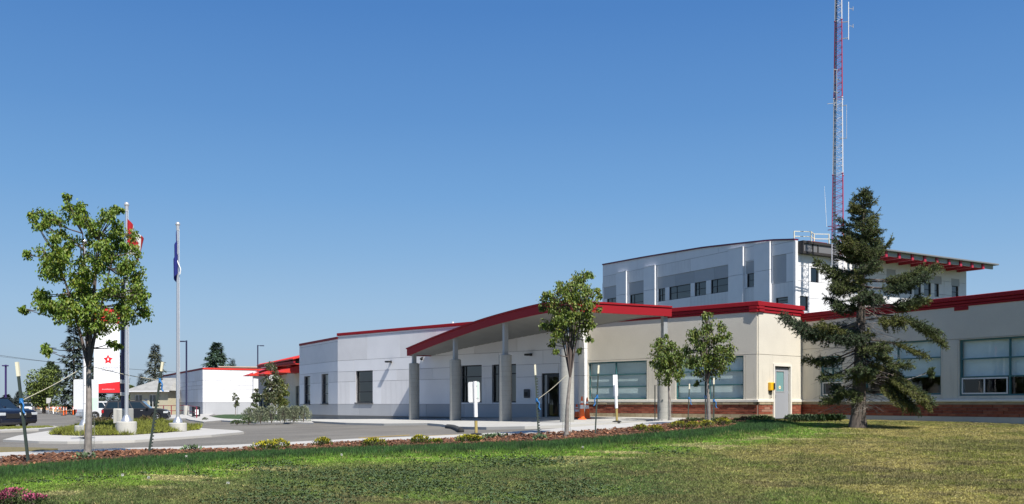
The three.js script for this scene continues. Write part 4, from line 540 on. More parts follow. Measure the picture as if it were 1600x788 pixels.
// ---------- signs on flexible posts ----------
function backSign(px0, pyTop, pyBot, Z, halfW, panelPy, label) {
  const p = pt(px0, Z), b = onGround(p, .1), t = thing('traffic_sign', label, 'sign', b, .12), Yv = (py) => hgt(py, Z) - b[1];
  part('base', new THREE.LatheGeometry([[0, 0], [.17, 0], [.16, .03], [.06, .05], [0, .05]].map((q) => new THREE.Vector2(...q)), 20), M.rubber, t);
  part('post_sleeve', rod([0, .04, 0], [0, Math.min(.55, Yv(pyBot - 27)), 0], .045), mat(.35, .27, .09, .7), t); part('post', rod([0, .5, 0], [-.01, Yv(pyTop), 0], .055, .055, 12), M.whitePaint, t);
  if (panelPy) { const s = new THREE.Shape(), w = halfW, y0 = Yv(panelPy[1]), y1 = Yv(panelPy[0]), r = .06; s.moveTo(-w + r, y0); s.lineTo(w - r, y0); s.quadraticCurveTo(w, y0, w, y0 + r); s.lineTo(w, y1 - r); s.quadraticCurveTo(w, y1, w - r, y1); s.lineTo(-w + r, y1); s.quadraticCurveTo(-w, y1, -w, y1 - r); s.lineTo(-w, y0 + r); s.quadraticCurveTo(-w, y0, -w + r, y0); part('panel', new THREE.ExtrudeGeometry(s, { depth: .004, bevelEnabled: false }).translate(0, 0, -.07), mat(.70, .71, .72, .4, { metalness: .2 }), t); part('bolt', [.2, .8].map((k) => rod([0, mix(y0, y1, k), -.08], [0, mix(y0, y1, k), .07], .015)), M.galv, t); }
  return t;
}
{ const q = gp(744, 685); const t = backSign(744, 596, 685, q[1], .21, [597, 629], 'white sign seen from behind on a white post by the driveway'); t.rotation.z = .02; t.rotation.y = .7; part('sticker', box(.06, .17, 1.02, 1.5, -.062, -.058), mat(.55, .66, .62, .5), t); }
{ const q = gp(965, 664); const t = backSign(964, 601, 664, q[1], .1, null, 'plain white marker post with black base before the beige wall'); t.rotation.z = .03; part('blade', rbox(-.085, .085, .95, 1.72, -.065, -.055, .005), M.whitePaint, t); }
{ const q = gp(131, 697); const t = backSign(133, 558, 676, 33, .40, [593, 640], 'large white sign seen from behind beside the leafy tree trunk'); part('sticker', box(.2, .37, .95, 1.35, -.062, -.058), mat(.5, .68, .55, .5), t); }
// ---------- cones and bin ----------
function cone(p, label, H = .75, o = {}) { const b = onGround(p, .10), t = thing('traffic_cone', label, 'cone', b, o.turn || 0, 'orange traffic cones by the entrance'); part('base', rbox(-.18, .18, 0, .04, -.18, .18, .015), o.bm || M.orange, t); const prof = (y) => mix(.135, .03, y); part('body', new THREE.LatheGeometry([[prof(0), .04], [prof(1), H], [.02, H + .005], [0, H + .005]].map((q) => new THREE.Vector2(...q)), 24), M.orange, t); for (const [a, c] of [[.45, .62], [.70, .80]]) part('reflective_band', new THREE.LatheGeometry([[prof(a) + .004, mix(.04, H, a)], [prof(c) + .004, mix(.04, H, c)]].map((q) => new THREE.Vector2(...q)), 24), M.whitePaint, t); return t; }
cone(pt(909.3, 42.2), 'tallest orange traffic cone standing between two others', .98); cone(pt(917.4, 43.2), 'orange traffic cone beside the brick band', .92); cone(pt(901.3, 43.8), 'small orange traffic cone with a black base', .62, { bm: M.rubber });
{ const p = gp(306, 652.6), b = onGround(p, .06), t = thing('litter_bin', 'dark round litter bin with white label by the red rail', 'bin', b); part('body', new THREE.LatheGeometry([[0, 0], [.36, 0], [.4, .1], [.4, .85], [.38, .9], [0, .9]].map((q) => new THREE.Vector2(...q)), 28), M.blackMetal, t); part('lid', new THREE.LatheGeometry([[.42, .9], [.42, .96], [.3, 1.03], [0, 1.05]].map((q) => new THREE.Vector2(...q)), 28), M.black, t); part('label_plate', rbox(.02, .36, .2, .72, .28, .4, .02), M.whitePaint, t); }
{ // red hand rail along the ramp
  const a = gp(243, 650), c = gp(292, 649.5), d = gp(307, 655), b = onGround(a, .09), t = thing('hand_rail', 'dark red hand rail along the ramp of the low building', 'railing', b), L = (p, y) => [p[0] - b[0], ground(...p) + .09 + y - b[1], -p[1] - b[2]], pts = [...[0, .25, .5, .75, 1].map((k) => [mix(a[0], c[0], k), mix(a[1], c[1], k)]), d];
  for (const p of pts) part('post', rod(L(p, 0), L(p, 1.05), .05), M.railRed, t); for (let i = 0; i < pts.length - 1; i++) for (const h of [1.03, .45]) part('rail', rod(L(pts[i], h), L(pts[i + 1], h), .032), M.railRed, t);
}
{ // dark rubber kerb end where the plaza meets the driveway
  const a = gp(699, 669.5), c = gp(720, 676), b = onGround(a, .01), t = thing('kerb_end', 'dark curved kerb end at the mouth of the entrance plaza', 'kerb', b); const pts = [[0, 0], [.35, -.25], [.62, -.75], [.7, -1.0]].map(([u, v], i) => { const q = [mix(a[0], c[0], i / 3), mix(a[1], c[1], (i / 3) ** 1.6)]; return V3(q[0] - b[0], ground(...q) - b[1] + .05, -q[1] - b[2]); }); part('kerb_body', new THREE.TubeGeometry(new THREE.CatmullRomCurve3(pts), 20, .11, 8, false), grainy(.07, .07, .065, .9, T.rough, 1), t); part('kerb_tip', new THREE.SphereGeometry(.11, 12, 8).translate(pts[3].x, pts[3].y, pts[3].z), M.rubber, t); }
// ---------- stakes and ties of the young trees ----------
const blue = mat(.02, .16, .42, .6);
function stake(foot, top, Z, label, o = {}) {
  const p = pt(foot[0], Z), b = onGround(p, .02), t = thing('tree_stake', label, 'stake', b, 0, 'steel stakes round the young trees'), e = [(top[0] - CX) / F * Z - p[0], hgt(top[1], Z) - b[1], o.lean || 0], f = (k) => [e[0] * k, e[1] * k, e[2] * k], w = o.w || .038, k0 = o.capAt ?? .86;
  part('shaft', bar(f(0), f(k0), w, w), o.m || mat(.035, .05, .04, .6), t); if (o.studs) part('stud', Array.from({ length: 22 }, (_, i) => { const q = f(.05 + .8 * i / 22); return new THREE.BoxGeometry(.05, .035, .04).translate(q[0] + .03, q[1], q[2]); }), o.m || mat(.035, .05, .04, .6), t); if (k0 < 1) part('stake_cap', bar(f(k0), f(1), w * 1.25, w * 1.25), M.cream, t);
  if (o.tie) { const y = o.tie, q = f(y); part('tie_wrap', [rod([q[0], q[1] - .05, q[2]], [q[0], q[1] + .05, q[2]], w * .9), tube([[q[0], q[1], q[2] + .03], [q[0] + .07, q[1] - .09, q[2] + .05], [q[0] + .06, q[1] - .2, q[2] + .05], [q[0] + .1, q[1] - .26, q[2] + .06]].map((v) => o.flip ? [2 * q[0] - v[0], v[1], v[2]] : v), .018, 10)], blue, t); if (o.to) { const T2 = [(o.to[0] - CX) / F * o.to[2] - p[0], hgt(o.to[1], o.to[2]) - b[1], -o.to[2] + Z]; part('rope', tube([q, [mix(q[0], T2[0], .5), mix(q[1], T2[1], .5) - .03, mix(q[2], T2[2], .5)], T2], .008, 12), mat(.45, .42, .33, .8), t); } }
  return t;
}
{
  const g = (x, y) => gp(x, y)[1], Z1 = 21.6, Z2 = 26.8;
  stake([44, 728], [26, 566], g(44, 727), 'leaning stake roped to the left of the large leafy tree', { tie: .62, to: [134, 572, Z1], w: .048 }); stake([232, 711], [254, 566], g(232, 711), 'studded stake leaning away from the large leafy tree', { studs: 1, tie: .8, to: [139, 572, Z1], w: .042, capAt: .9 });
  stake([841.5, 689], [836, 570], g(841, 689), 'studded stake with blue strap and rope before the entrance door', { studs: 1, tie: .53, to: [885, 587, Z2] }); stake([930, 681], [935.5, 571], g(930, 681), 'green stake with blue strap in front of the beige window', { tie: .55, flip: 1, capAt: .88 });
  stake([1023.5, 661], [1023.5, 602], g(1023, 661), 'thin stake with no cap beside the right canopy column', { w: .035, capAt: 1 }); stake([1075, 660], [1077.5, 600], g(1075, 660), 'short stake with blue strap between the two small trees', { tie: .62, w: .035 }); stake([1102.5, 666], [1102.5, 585], g(1102, 666) + .1, 'stake close against the left of the small round tree', { tie: .55, w: .04 }); stake([1115.5, 662], [1115.5, 591], g(1115, 662), 'stake standing just behind the small round tree', { tie: .5, w: .04 });
}
// overhead wires at the far left
{ const t = part('overhead_wire', [tube([[-90, hgt(537, 150), -150], [-68, hgt(570, 150) + .2, -150], [-52, hgt(584, 162), -162]], .028, 24), tube([[-88, hgt(548, 155), -155], [-72, hgt(566, 155), -155], [-62, hgt(572, 158), -158]], .02, 24)], M.black, scene); tag(t, 'thin overhead wires crossing the sky at the far trees', 'wire'); }

// ---------- vehicles ----------
function vehicle(o) {
  const { name, label, p, turn, L = 5.2, W = 2.0, H = 1.9, paint, kind = 'suv', group } = o, b = onGround(p, .0), t = thing(name, label, o.category || 'car', b, turn, group), wr = o.wheel || .40, x0 = -L / 2, x1 = L / 2, belt = H * .60, low = .34;
  const bp = mat(...paint, .4, { clearcoat: .25, clearcoatRoughness: .05 }), fx = x1 - .95, rx = x0 + 1.0, arch = wr + .07;
  const s = new THREE.Shape(); s.moveTo(x0 + .04, low + .1); s.lineTo(x0 + .02, belt * .72); s.lineTo(x0 + .08, belt - .02); if (kind === 'pickup') s.lineTo(x0 + .1, belt + .04); s.lineTo(x1 - 1.35, belt + .03); s.quadraticCurveTo(x1 - .35, belt - .02, x1 - .1, belt - .16); s.quadraticCurveTo(x1, belt - .35, x1 - .01, low + .12); s.lineTo(x1 - .1, low - .04);
  s.lineTo(fx + arch, low); s.absarc(fx, wr, arch, Math.asin((low - wr) / arch), Math.PI - Math.asin((low - wr) / arch), false); s.lineTo(rx + arch, low); s.absarc(rx, wr, arch, Math.asin((low - wr) / arch), Math.PI - Math.asin((low - wr) / arch), false); s.lineTo(x0 + .1, low); s.closePath();
  part('body', new THREE.ExtrudeGeometry(s, { depth: W - .12, bevelEnabled: true, bevelThickness: .06, bevelSize: .05, bevelSegments: 3, curveSegments: 14 }).translate(0, 0, -W / 2 + .06), bp, t);
  // greenhouse, tapering inwards to the roof
  const gx = kind === 'pickup' ? [x0 + 2.0, x0 + 2.25, x1 - 2.15, x1 - 1.35] : [x0 + .1, x0 + .42, x1 - 2.15, x1 - 1.35], wb = W / 2 - .06, wt = W / 2 - .26, yt = H - .03;
  const quadG = (list) => { const pos = []; for (const [a, c, d, e] of list) pos.push(...a, ...c, ...d, ...a, ...d, ...e); const g = new THREE.BufferGeometry(); g.setAttribute('position', new THREE.Float32BufferAttribute(pos, 3)); g.computeVertexNormals(); return g; };
  const bl = (z) => [gx[0], belt, z * wb], tl = (z) => [gx[1], yt, z * wt], tr = (z) => [gx[2], yt, z * wt], br = (z) => [gx[3], belt, z * wb];
  part('cabin', quadG([[bl(1), br(1), tr(1), tl(1)], [bl(-1), tl(-1), tr(-1), br(-1)], [tl(1), tr(1), tr(-1), tl(-1)], [br(1), br(-1), tr(-1), tr(1)], [bl(-1), bl(1), tl(1), tl(-1)]]), bp, t);
  part('roof', rbox(gx[1] - .05, gx[2] + .05, yt - .03, yt + .03, -wt - .03, wt + .03, .03), bp, t);
  const side = (z, a, c, m) => { const P = (u, v) => { const X0 = mix(gx[0], gx[1], v), X1 = mix(gx[3], gx[2], v); return [mix(X0, X1, u), mix(belt, yt, v), z * (mix(wb, wt, v) + .006)]; }; return quadG([[P(a, .1), P(c, .1), P(c, .86), P(a, .86)]]); };
  for (const z of [1, -1]) for (const [a, c] of kind === 'pickup' ? [[.06, .46], [.5, .9]] : [[.04, .30], [.33, .60], [.63, .92]]) part('side_window', side(z, a, c), M.glassDark, t);
  { const P = (v, z, e) => [mix(gx[3], gx[2], v) + e, mix(belt, yt, v) + e, z * mix(wb, wt, v) * .92]; part('windscreen', quadG([[P(.06, 1, .01), P(.06, -1, .01), P(.92, -1, .01), P(.92, 1, .01)]]), M.glassDark, t); const Q = (v, z) => [mix(gx[0], gx[1], v) - .012, mix(belt, yt, v), z * mix(wb, wt, v) * .88]; part('rear_window', quadG([[Q(.12, -1), Q(.12, 1), Q(.9, 1), Q(.9, -1)]]), M.glassDark, t); }
  for (const z of [1, -1]) for (const x of [fx, rx]) { const wg = new THREE.Group(); wg.name = 'wheel'; t.add(wg); wg.position.set(x, wr, z * (W / 2 - .13)); part('tyre', new THREE.TorusGeometry(wr - .1, .1, 12, 28).scale(1, 1, 1.15), M.rubber, wg); part('rim', [new THREE.CylinderGeometry(wr - .13, wr - .13, .12, 24).rotateX(Math.PI / 2)], o.rim || M.galv, wg); part('spoke', Array.from({ length: 5 }, (_, k) => new THREE.BoxGeometry(.07, wr - .14, .03).translate(0, (wr - .14) / 2, 0).rotateZ(k * 1.2566).translate(0, 0, z * .075)), o.rim ? M.steelGrey : M.black, wg); }
  for (const z of [1, -1]) { part('headlight', rbox(x1 - .34, x1 + .035, belt - .36, belt - .19, z > 0 ? W / 2 - .46 : -W / 2 - .012, z > 0 ? W / 2 + .012 : -W / 2 + .46, .03), mat(.55, .58, .6, .12, { clearcoat: 1 }), t); part('tail_light', rbox(x0 - .05, x0 + .16, belt - .36, belt - .06, z > 0 ? W / 2 - .24 : -W / 2 - .005, z > 0 ? W / 2 + .005 : -W / 2 + .24, .03), mat(.35, .012, .015, .2, { clearcoat: 1 }), t); part('mirror', rbox(x1 - 1.75, x1 - 1.55, belt + .02, belt + .18, z > 0 ? W / 2 - .02 : -W / 2 - .2, z > 0 ? W / 2 + .2 : -W / 2 + .02, .04), bp, t); for (const x of kind === 'pickup' ? [.25, 1.2] : [-.55, .55]) part('door_handle', rbox(x - .1, x + .1, belt - .14, belt - .1, z > 0 ? W / 2 - .005 : -W / 2 - .03, z > 0 ? W / 2 + .03 : -W / 2 + .005, .01), M.galv, t); }
  part('grille', rbox(x1 - .08, x1 + .06, belt - .52, belt - .24, -W / 2 + .5, W / 2 - .5, .02), M.black, t); part('bumper', [rbox(x1 - .2, x1 + .09, low + .0, low + .22, -W / 2 + .06, W / 2 - .06, .04), rbox(x0 - .08, x0 + .16, low + .04, low + .28, -W / 2 + .06, W / 2 - .06, .04)], o.bumper || bp, t);
  part('underbody', box(x0 + .25, x1 - .25, .22, low + .12, -W / 2 + .3, W / 2 - .3), M.black, t); if (o.rack) part('roof_rack', [-1, 1].map((z) => bar([gx[1] + .1, yt + .09, z * (wt - .06)], [gx[2] - .2, yt + .09, z * (wt - .06)], .04, .05)), M.blackMetal, t);
  return t;
}
{
  const c = pt(213, 86); vehicle({ name: 'parked_car', label: 'black estate-bodied utility vehicle parked side on behind the flagpoles', p: c, turn: .22, L: 5.3, H: 1.82, paint: [.006, .007, .012], rack: 1, group: 'cars parked by the low building' });
  vehicle({ name: 'parked_car', label: 'white utility vehicle parked beyond the black one', p: [pt(165, 92)[0], 92], turn: .75, L: 4.7, H: 1.78, paint: [.62, .63, .64], group: 'cars parked by the low building' });
  vehicle({ name: 'pickup_truck', label: 'navy truck in front of another dark truck at the kerb strip', p: [pt(-42, 58)[0], 58], turn: -.28, L: 5.6, H: 1.88, paint: [.006, .008, .018], category: 'truck', rim: M.steelGrey, group: 'dark trucks parked by the kerb' });
  vehicle({ name: 'pickup_truck', label: 'black truck parked behind the navy truck with its nose ahead', p: [pt(-18, 64)[0], 64], turn: -.30, L: 5.8, H: 1.9, paint: [.005, .005, .010], category: 'truck', rim: M.steelGrey, group: 'dark trucks parked by the kerb' });
  vehicle({ name: 'pickup_truck', label: 'small far white pickup truck down the street', p: pt(42, 175), turn: -1.2, L: 5.4, H: 1.8, paint: [.6, .61, .62], kind: 'pickup', category: 'truck' });
}
// ---------- street works: barricades and delineators far down the road ----------
{
  const r = rng(77);
  for (const [x, y, kind] of [[103, 648.5, 0], [109, 647.5, 0], [114, 649, 0], [125, 646.5, 0], [81, 641.5, 0], [71.5, 639.5, 0], [28, 638.5, 0], [60, 639.5, 0], [89, 640.5, 0], [86, 643.5, 0], [95, 645.5, 0], [99, 650, 0], [77, 640, 0], [120, 648, 0]]) { const q = gp(x, y), b = onGround(q, .01), t = thing('delineator', 'orange roadworks marker post on the far street', 'marker post', b, 0, 'orange markers in the roadworks'), h = 1.05 + .15 * r(); part('base', rbox(-.25, .25, 0, .06, -.25, .25, .02), M.rubber, t); part('post', rod([0, .05, 0], [0, h, 0], .085, .07, 12), M.orange, t); part('reflective_band', [rod([0, h * .6, 0], [0, h * .72, 0], .088), rod([0, h * .8, 0], [0, h * .9, 0], .084)], M.whitePaint, t); }
  for (const [x, y, tr] of [[75, 643.5, .3], [83, 645, -.2], [92, 647, .4], [98, 648, .1], [107, 645, .2], [62, 641, .1], [70, 642, .5], [88, 644, -.4], [112, 647.5, .2], [80, 642.5, .1]]) { const q = gp(x, y), b = onGround(q, .01), t = thing('barricade', 'folding striped barricade on the far street', 'barricade', b, tr, 'barricades in the roadworks'); for (const sx of [-.85, .85]) part('leg', [bar([sx, 0, .35], [sx, 1.1, 0], .06, .06), bar([sx, 0, -.35], [sx, 1.09, 0], .06, .06)], M.galv, t); for (let i = 0; i < 6; i++) part('stripe', box(-.9 + i * .3, -.6 + i * .3, .78, 1.0, .06, .09), i % 2 ? M.orange : M.whitePaint, t); part('lower_board', box(-.9, .9, .35, .52, .2, .23), mat(.6, .38, .2, .7), t); }
  for (const [x, y, top] of [[76, 640, 622], [101, 640, 622]]) { const q = pt(x, 150), b = onGround(q), t = thing('street_sign', 'small far sign on a thin post under the trees', 'sign', b, 0, 'small signs along the far street'); part('post', rod([0, 0, 0], [0, 2.3, 0], .06), M.steelGrey, t); part('panel', box(-.35, .35, 1.7, 2.5, .07, .09), mat(.5, .5, .48, .6), t); }
}

// ---------- plants ----------
class Leaves { // many small leaf faces gathered into one mesh
  constructor() { this.p = []; this.c = []; }
  leaf(x, y, z, dir, up, len, wid, col, fold = .25) { // two triangles folded along the midrib
    const d = dir, s = V3().crossVectors(d, up).normalize(), n = V3().crossVectors(s, d).normalize(), B = V3(x, y, z), Tn = B.clone().addScaledVector(d, len), m = B.clone().addScaledVector(d, len * .45), a = m.clone().addScaledVector(s, wid / 2).addScaledVector(n, fold * wid), c = m.clone().addScaledVector(s, -wid / 2).addScaledVector(n, fold * wid);
    this.p.push(B.x, B.y, B.z, a.x, a.y, a.z, Tn.x, Tn.y, Tn.z, B.x, B.y, B.z, Tn.x, Tn.y, Tn.z, c.x, c.y, c.z); for (let i = 0; i < 6; i++) this.c.push(...col);
  }
  tri(a, b, c, col) { this.p.push(...a, ...b, ...c); for (let i = 0; i < 3; i++) this.c.push(...col); }
  mesh(name, m, parent) { const g = new THREE.BufferGeometry(); g.setAttribute('position', new THREE.Float32BufferAttribute(this.p, 3)); g.setAttribute('color', new THREE.Float32BufferAttribute(this.c, 3)); g.computeVertexNormals(); const o = shade(new THREE.Mesh(g, m)); o.name = name; parent.add(o); return o; }
}
const leafM = new THREE.MeshPhysicalMaterial({ vertexColors: true, roughness: .5, transmission: .35, thickness: 0, side: THREE.DoubleSide, ior: 1.4 });
const leafMatt = new THREE.MeshPhysicalMaterial({ vertexColors: true, roughness: .9, side: THREE.DoubleSide });
const barkGrey = grainy(.33, .30, .28, .95, T.bark, 3, { bumpMap: rep(T.bark, 3), bumpScale: .01 }), barkDark = grainy(.15, .125, .11, .95, T.bark, 3, { bumpMap: rep(T.bark, 2), bumpScale: .03 }), twigM = mat(.11, .085, .075, .9), twigGrey = mat(.27, .245, .225, .95);
function limb(pts, r0, r1, n = 6, seg = 8) { // tapered bent tube
  const c = new THREE.CatmullRomCurve3(pts), g = new THREE.TubeGeometry(c, seg, 1, n, false), p = g.attributes.position; for (let i = 0; i <= seg; i++) { const q = c.getPointAt(i / seg), r = mix(r0, r1, i / seg); for (let k = 0; k <= n; k++) { const o = i * (n + 1) + k; p.setXYZ(o, q.x + (p.getX(o) - q.x) * r, q.y + (p.getY(o) - q.y) * r, q.z + (p.getZ(o) - q.z) * r); } } g.computeVertexNormals(); return g;
}
// A young leafy tree. clumps: [px, py, radius in px]; placed in the crown's depth at random; limbs grow from the trunk to every clump
function leafyTree(o) {
  const { name, label, foot, Z, forkPy, clumps, seed, tone, leafLen = .085, perClump = 90, r0 = .085, depth = 1.0, bend = 0, guard, group } = o, r = rng(seed), p = pt(foot[0], Z), b = onGround(p, .02), root = thing(name, label, 'tree', b, 0, group), k = Z / F;
  const loc = (x, y, dz = 0) => V3((x - CX) * k - p[0], hgt(y, Z) - b[1], dz), fork = loc(o.forkPx ?? foot[0], forkPy);
  part('trunk', [limb([V3(0, -.1, 0), V3(fork.x * .45 + bend, fork.y * .5, .02), fork], r0, r0 * .62, 10, 12), limb([V3(0, -.1, 0), V3(0, .05, 0), V3(0, .16, 0)], r0 * 1.7, r0 * 1.02, 10, 4)], barkGrey, root);
  const crown = new Leaves(), limbs = [], ax = clumps.reduce((s, c) => s + c[0], 0) / clumps.length, topPy = Math.min(...clumps.map((c) => c[1])), leaders = [];
  const nl = o.leaders || 5; for (let i = 0; i < nl; i++) { const t = (i + .5) / nl, c = clumps[Math.floor(t * clumps.length)], e = loc(mix(foot[0], mix(Math.min(...clumps.map((q) => q[0])), Math.max(...clumps.map((q) => q[0])), t), .55), mix(forkPy, topPy, .62 + .2 * Math.sin(t * Math.PI)), (r() - .5) * depth * .9); leaders.push([fork, fork.clone().lerp(e, .4).add(V3(0, .1, 0)), e]); limbs.push(limb(leaders[i], r0 * .5, r0 * .14, 6, 8)); }
  for (const [cx, cy, cr] of clumps) {
    const wide = clumps.reduce((m, q) => Math.max(m, Math.abs(q[0] - ax)), 1), room = depth * Math.sqrt(Math.max(.15, 1 - ((cx - ax) / wide) ** 2)), c = loc(cx, cy, (r() * 2 - 1) * room), R = cr * k;
    let best = null, bd = 1e9; for (const L of leaders) { const cv = new THREE.CatmullRomCurve3(L); for (let t = .1; t <= 1; t += .1) { const q = cv.getPoint(t), d = q.distanceTo(c) + (q.y > c.y ? 1.5 * (q.y - c.y) : 0); if (d < bd) { bd = d; best = q; } } }
    limbs.push(limb([best, best.clone().lerp(c, .5).add(V3((r() - .5) * .08, -.06 * bd, 0)), c], .016, .005, 5, 6));
    const sub = 6; for (let s = 0; s < sub; s++) { const e = c.clone().add(V3(r() * 2 - 1, r() * 2 - .9, r() * 2 - 1).normalize().multiplyScalar(R * (.6 + .45 * r()))); limbs.push(limb([best.clone().lerp(c, .75), c.clone().lerp(e, .4), e], .006, .003, 4, 4));
      const m = Math.round(perClump / sub); for (let i = 0; i < m; i++) { const q = c.clone().lerp(e, .25 + .85 * Math.sqrt(r())).add(V3((r() - .5), (r() - .5), (r() - .5)).multiplyScalar(R * .85)), d = V3(r() - .5, -.75 + .9 * r() - .3, r() - .5).normalize(), up = V3(r() - .5, 1 + r(), r() - .5).normalize(), l = leafLen * (.7 + .6 * r()), v = .7 + .6 * r(), y = r() < .25 ? 1.35 : 1; crown.leaf(q.x, q.y, q.z, d, up, l, l * .62, [tone[0] * v * y, tone[1] * v, tone[2] * v * (y > 1 ? .8 : 1)], .18 + .2 * r()); } }
  }
  part('limbs', limbs, o.twig || twigM, root); crown.mesh('crown', leafM, root);
  if (guard) { const gm = new THREE.MeshPhysicalMaterial({ color: new THREE.Color(.97, .98, .98), transmission: 1, thickness: 0, roughness: .12 }); part('trunk_guard', new THREE.CylinderGeometry(r0 * 1.8, r0 * 1.8, guard, 20, 1, true).translate(0, guard / 2, 0), gm, root); }
  return root;
}
const scatterClumps = (poly, n, rad, seed, extra = []) => { const r = rng(seed), xs = poly.map((q) => q[0]), ys = poly.map((q) => q[1]), out = []; const inside = (x, y) => { let c = false; for (let i = 0, j = poly.length - 1; i < poly.length; j = i++) if ((poly[i][1] > y) !== (poly[j][1] > y) && x < (poly[j][0] - poly[i][0]) * (y - poly[i][1]) / (poly[j][1] - poly[i][1]) + poly[i][0]) c = !c; return c; }; let g = 0; while (out.length < n && g++ < 20000) { const x = mix(Math.min(...xs), Math.max(...xs), r()), y = mix(Math.min(...ys), Math.max(...ys), r()); if (!inside(x, y)) continue; if (out.some((q) => Math.hypot(q[0] - x, q[1] - y) < rad * .55)) continue; out.push([x, y, rad * (.8 + .45 * r())]); } return out.concat(extra); };
leafyTree({ name: 'leafy_tree', label: 'large young leafy tree with clear trunk guard in the mulch beside the flagpoles', foot: [136, 718], Z: 21.6, forkPx: 138, forkPy: 575, seed: 3, tone: [.155, .245, .026], leafLen: .068, perClump: 165, r0: .085, depth: 1.05, guard: 1.0, leaders: 6, bend: .03,
  clumps: scatterClumps([[62, 345], [80, 330], [92, 345], [103, 325], [122, 320], [140, 345], [160, 335], [180, 330], [192, 345], [183, 365], [178, 385], [186, 400], [205, 385], [216, 400], [213, 425], [205, 445], [222, 455], [220, 475], [205, 500], [190, 510], [172, 520], [160, 500], [140, 520], [120, 505], [105, 535], [100, 500], [80, 495], [60, 480], [52, 470], [80, 455], [95, 450], [80, 430], [62, 415], [50, 405], [75, 400], [92, 395], [75, 380], [62, 365]], 118, 13, 4, [[104, 320, 7], [116, 316, 8], [58, 335, 6], [50, 402, 8], [48, 485, 7], [60, 470, 9], [222, 460, 8], [217, 490, 8], [208, 390, 7], [178, 326, 8], [190, 330, 6], [95, 547, 8], [105, 552, 6], [170, 535, 7], [180, 540, 5]]) });
leafyTree({ name: 'leafy_tree', label: 'multi-stemmed young leafy tree in front of the canopy', foot: [885, 687], Z: 26.8, forkPx: 891, forkPy: 590, seed: 8, tone: [.15, .215, .032], leafLen: .072, perClump: 115, r0: .065, depth: .85, guard: .9, leaders: 7, bend: -.02,
  clumps: scatterClumps([[852, 462], [870, 455], [885, 445], [895, 432], [912, 430], [925, 428], [930, 450], [928, 475], [920, 490], [932, 505], [935, 515], [925, 525], [905, 520], [890, 530], [870, 530], [858, 515], [850, 505], [855, 490], [848, 480]], 60, 10, 5, [[903, 429, 6], [922, 428, 6], [876, 440, 5], [851, 463, 6], [934, 452, 5], [938, 483, 4], [846, 482, 5], [862, 537, 6], [866, 551, 5], [920, 532, 6], [907, 548, 5], [935, 464, 4], [848, 508, 4]]) });
leafyTree({ name: 'leafy_tree', label: 'small dense leafy tree against the right canopy column', foot: [1047, 662], Z: 38.2, forkPx: 1045, forkPy: 606, seed: 12, tone: [.125, .19, .028], leafLen: .095, perClump: 80, r0: .06, depth: .8, guard: .8, leaders: 5, clumps: scatterClumps([[1022, 538], [1035, 527], [1046, 528], [1050, 540], [1062, 548], [1066, 565], [1066, 580], [1058, 592], [1045, 600], [1035, 592], [1022, 580], [1019, 568], [1024, 555]], 48, 8.5, 6, [[1043, 524, 4], [1019, 567, 4], [1066, 556, 4]]) });
leafyTree({ name: 'leafy_tree', label: 'small round leafy tree before the right beige window', foot: [1108, 667], Z: 31, forkPx: 1106, forkPy: 600, seed: 15, tone: [.125, .19, .03], leafLen: .085, perClump: 74, r0: .07, depth: .75, guard: .95, leaders: 6, clumps: scatterClumps([[1069, 530], [1080, 516], [1093, 512], [1098, 495], [1107, 498], [1112, 506], [1127, 508], [1136, 520], [1142, 545], [1140, 565], [1132, 582], [1115, 588], [1100, 590], [1088, 580], [1074, 570], [1070, 550]], 66, 8.5, 7, [[1101, 492, 5], [1106, 488, 3], [1090, 598, 5], [1135, 575, 5]]) });
// slender far trees by the low building
const slim = (label, x, base, top, half, Z, seed, tone, n = 16) => leafyTree({ name: 'sapling', label, foot: [x, base], Z, forkPx: x, forkPy: mix(base, top, .28), seed, tone, leafLen: .13, perClump: 62, r0: .05, depth: half * Z / F * .9, leaders: 3, clumps: scatterClumps([[x, top], [x + half * .6, mix(top, base, .2)], [x + half, mix(top, base, .45)], [x + half * .5, mix(top, base, .72)], [x - half * .5, mix(top, base, .72)], [x - half, mix(top, base, .45)], [x - half * .6, mix(top, base, .2)]], n, half * .36, seed + 1) });
slim('thin sapling alone in the grass before the white wall', 368, gp(368, 649)[1] ? 649 : 649, 606, 5.5, gp(368, 650)[1], 31, [.10, .13, .05], 14);
slim('narrow dark tree left of the shrub row', 400, 656, 604, 7, 62, 33, [.075, .105, .045], 18);
slim('tall dark tree in front of the red awnings', 424, 656, 566, 14, 60, 35, [.085, .11, .045], 34);
slim('bushy olive tree close to the red-roofed porch', 438, 656, 590, 13, 61, 37, [.13, .165, .035], 32);
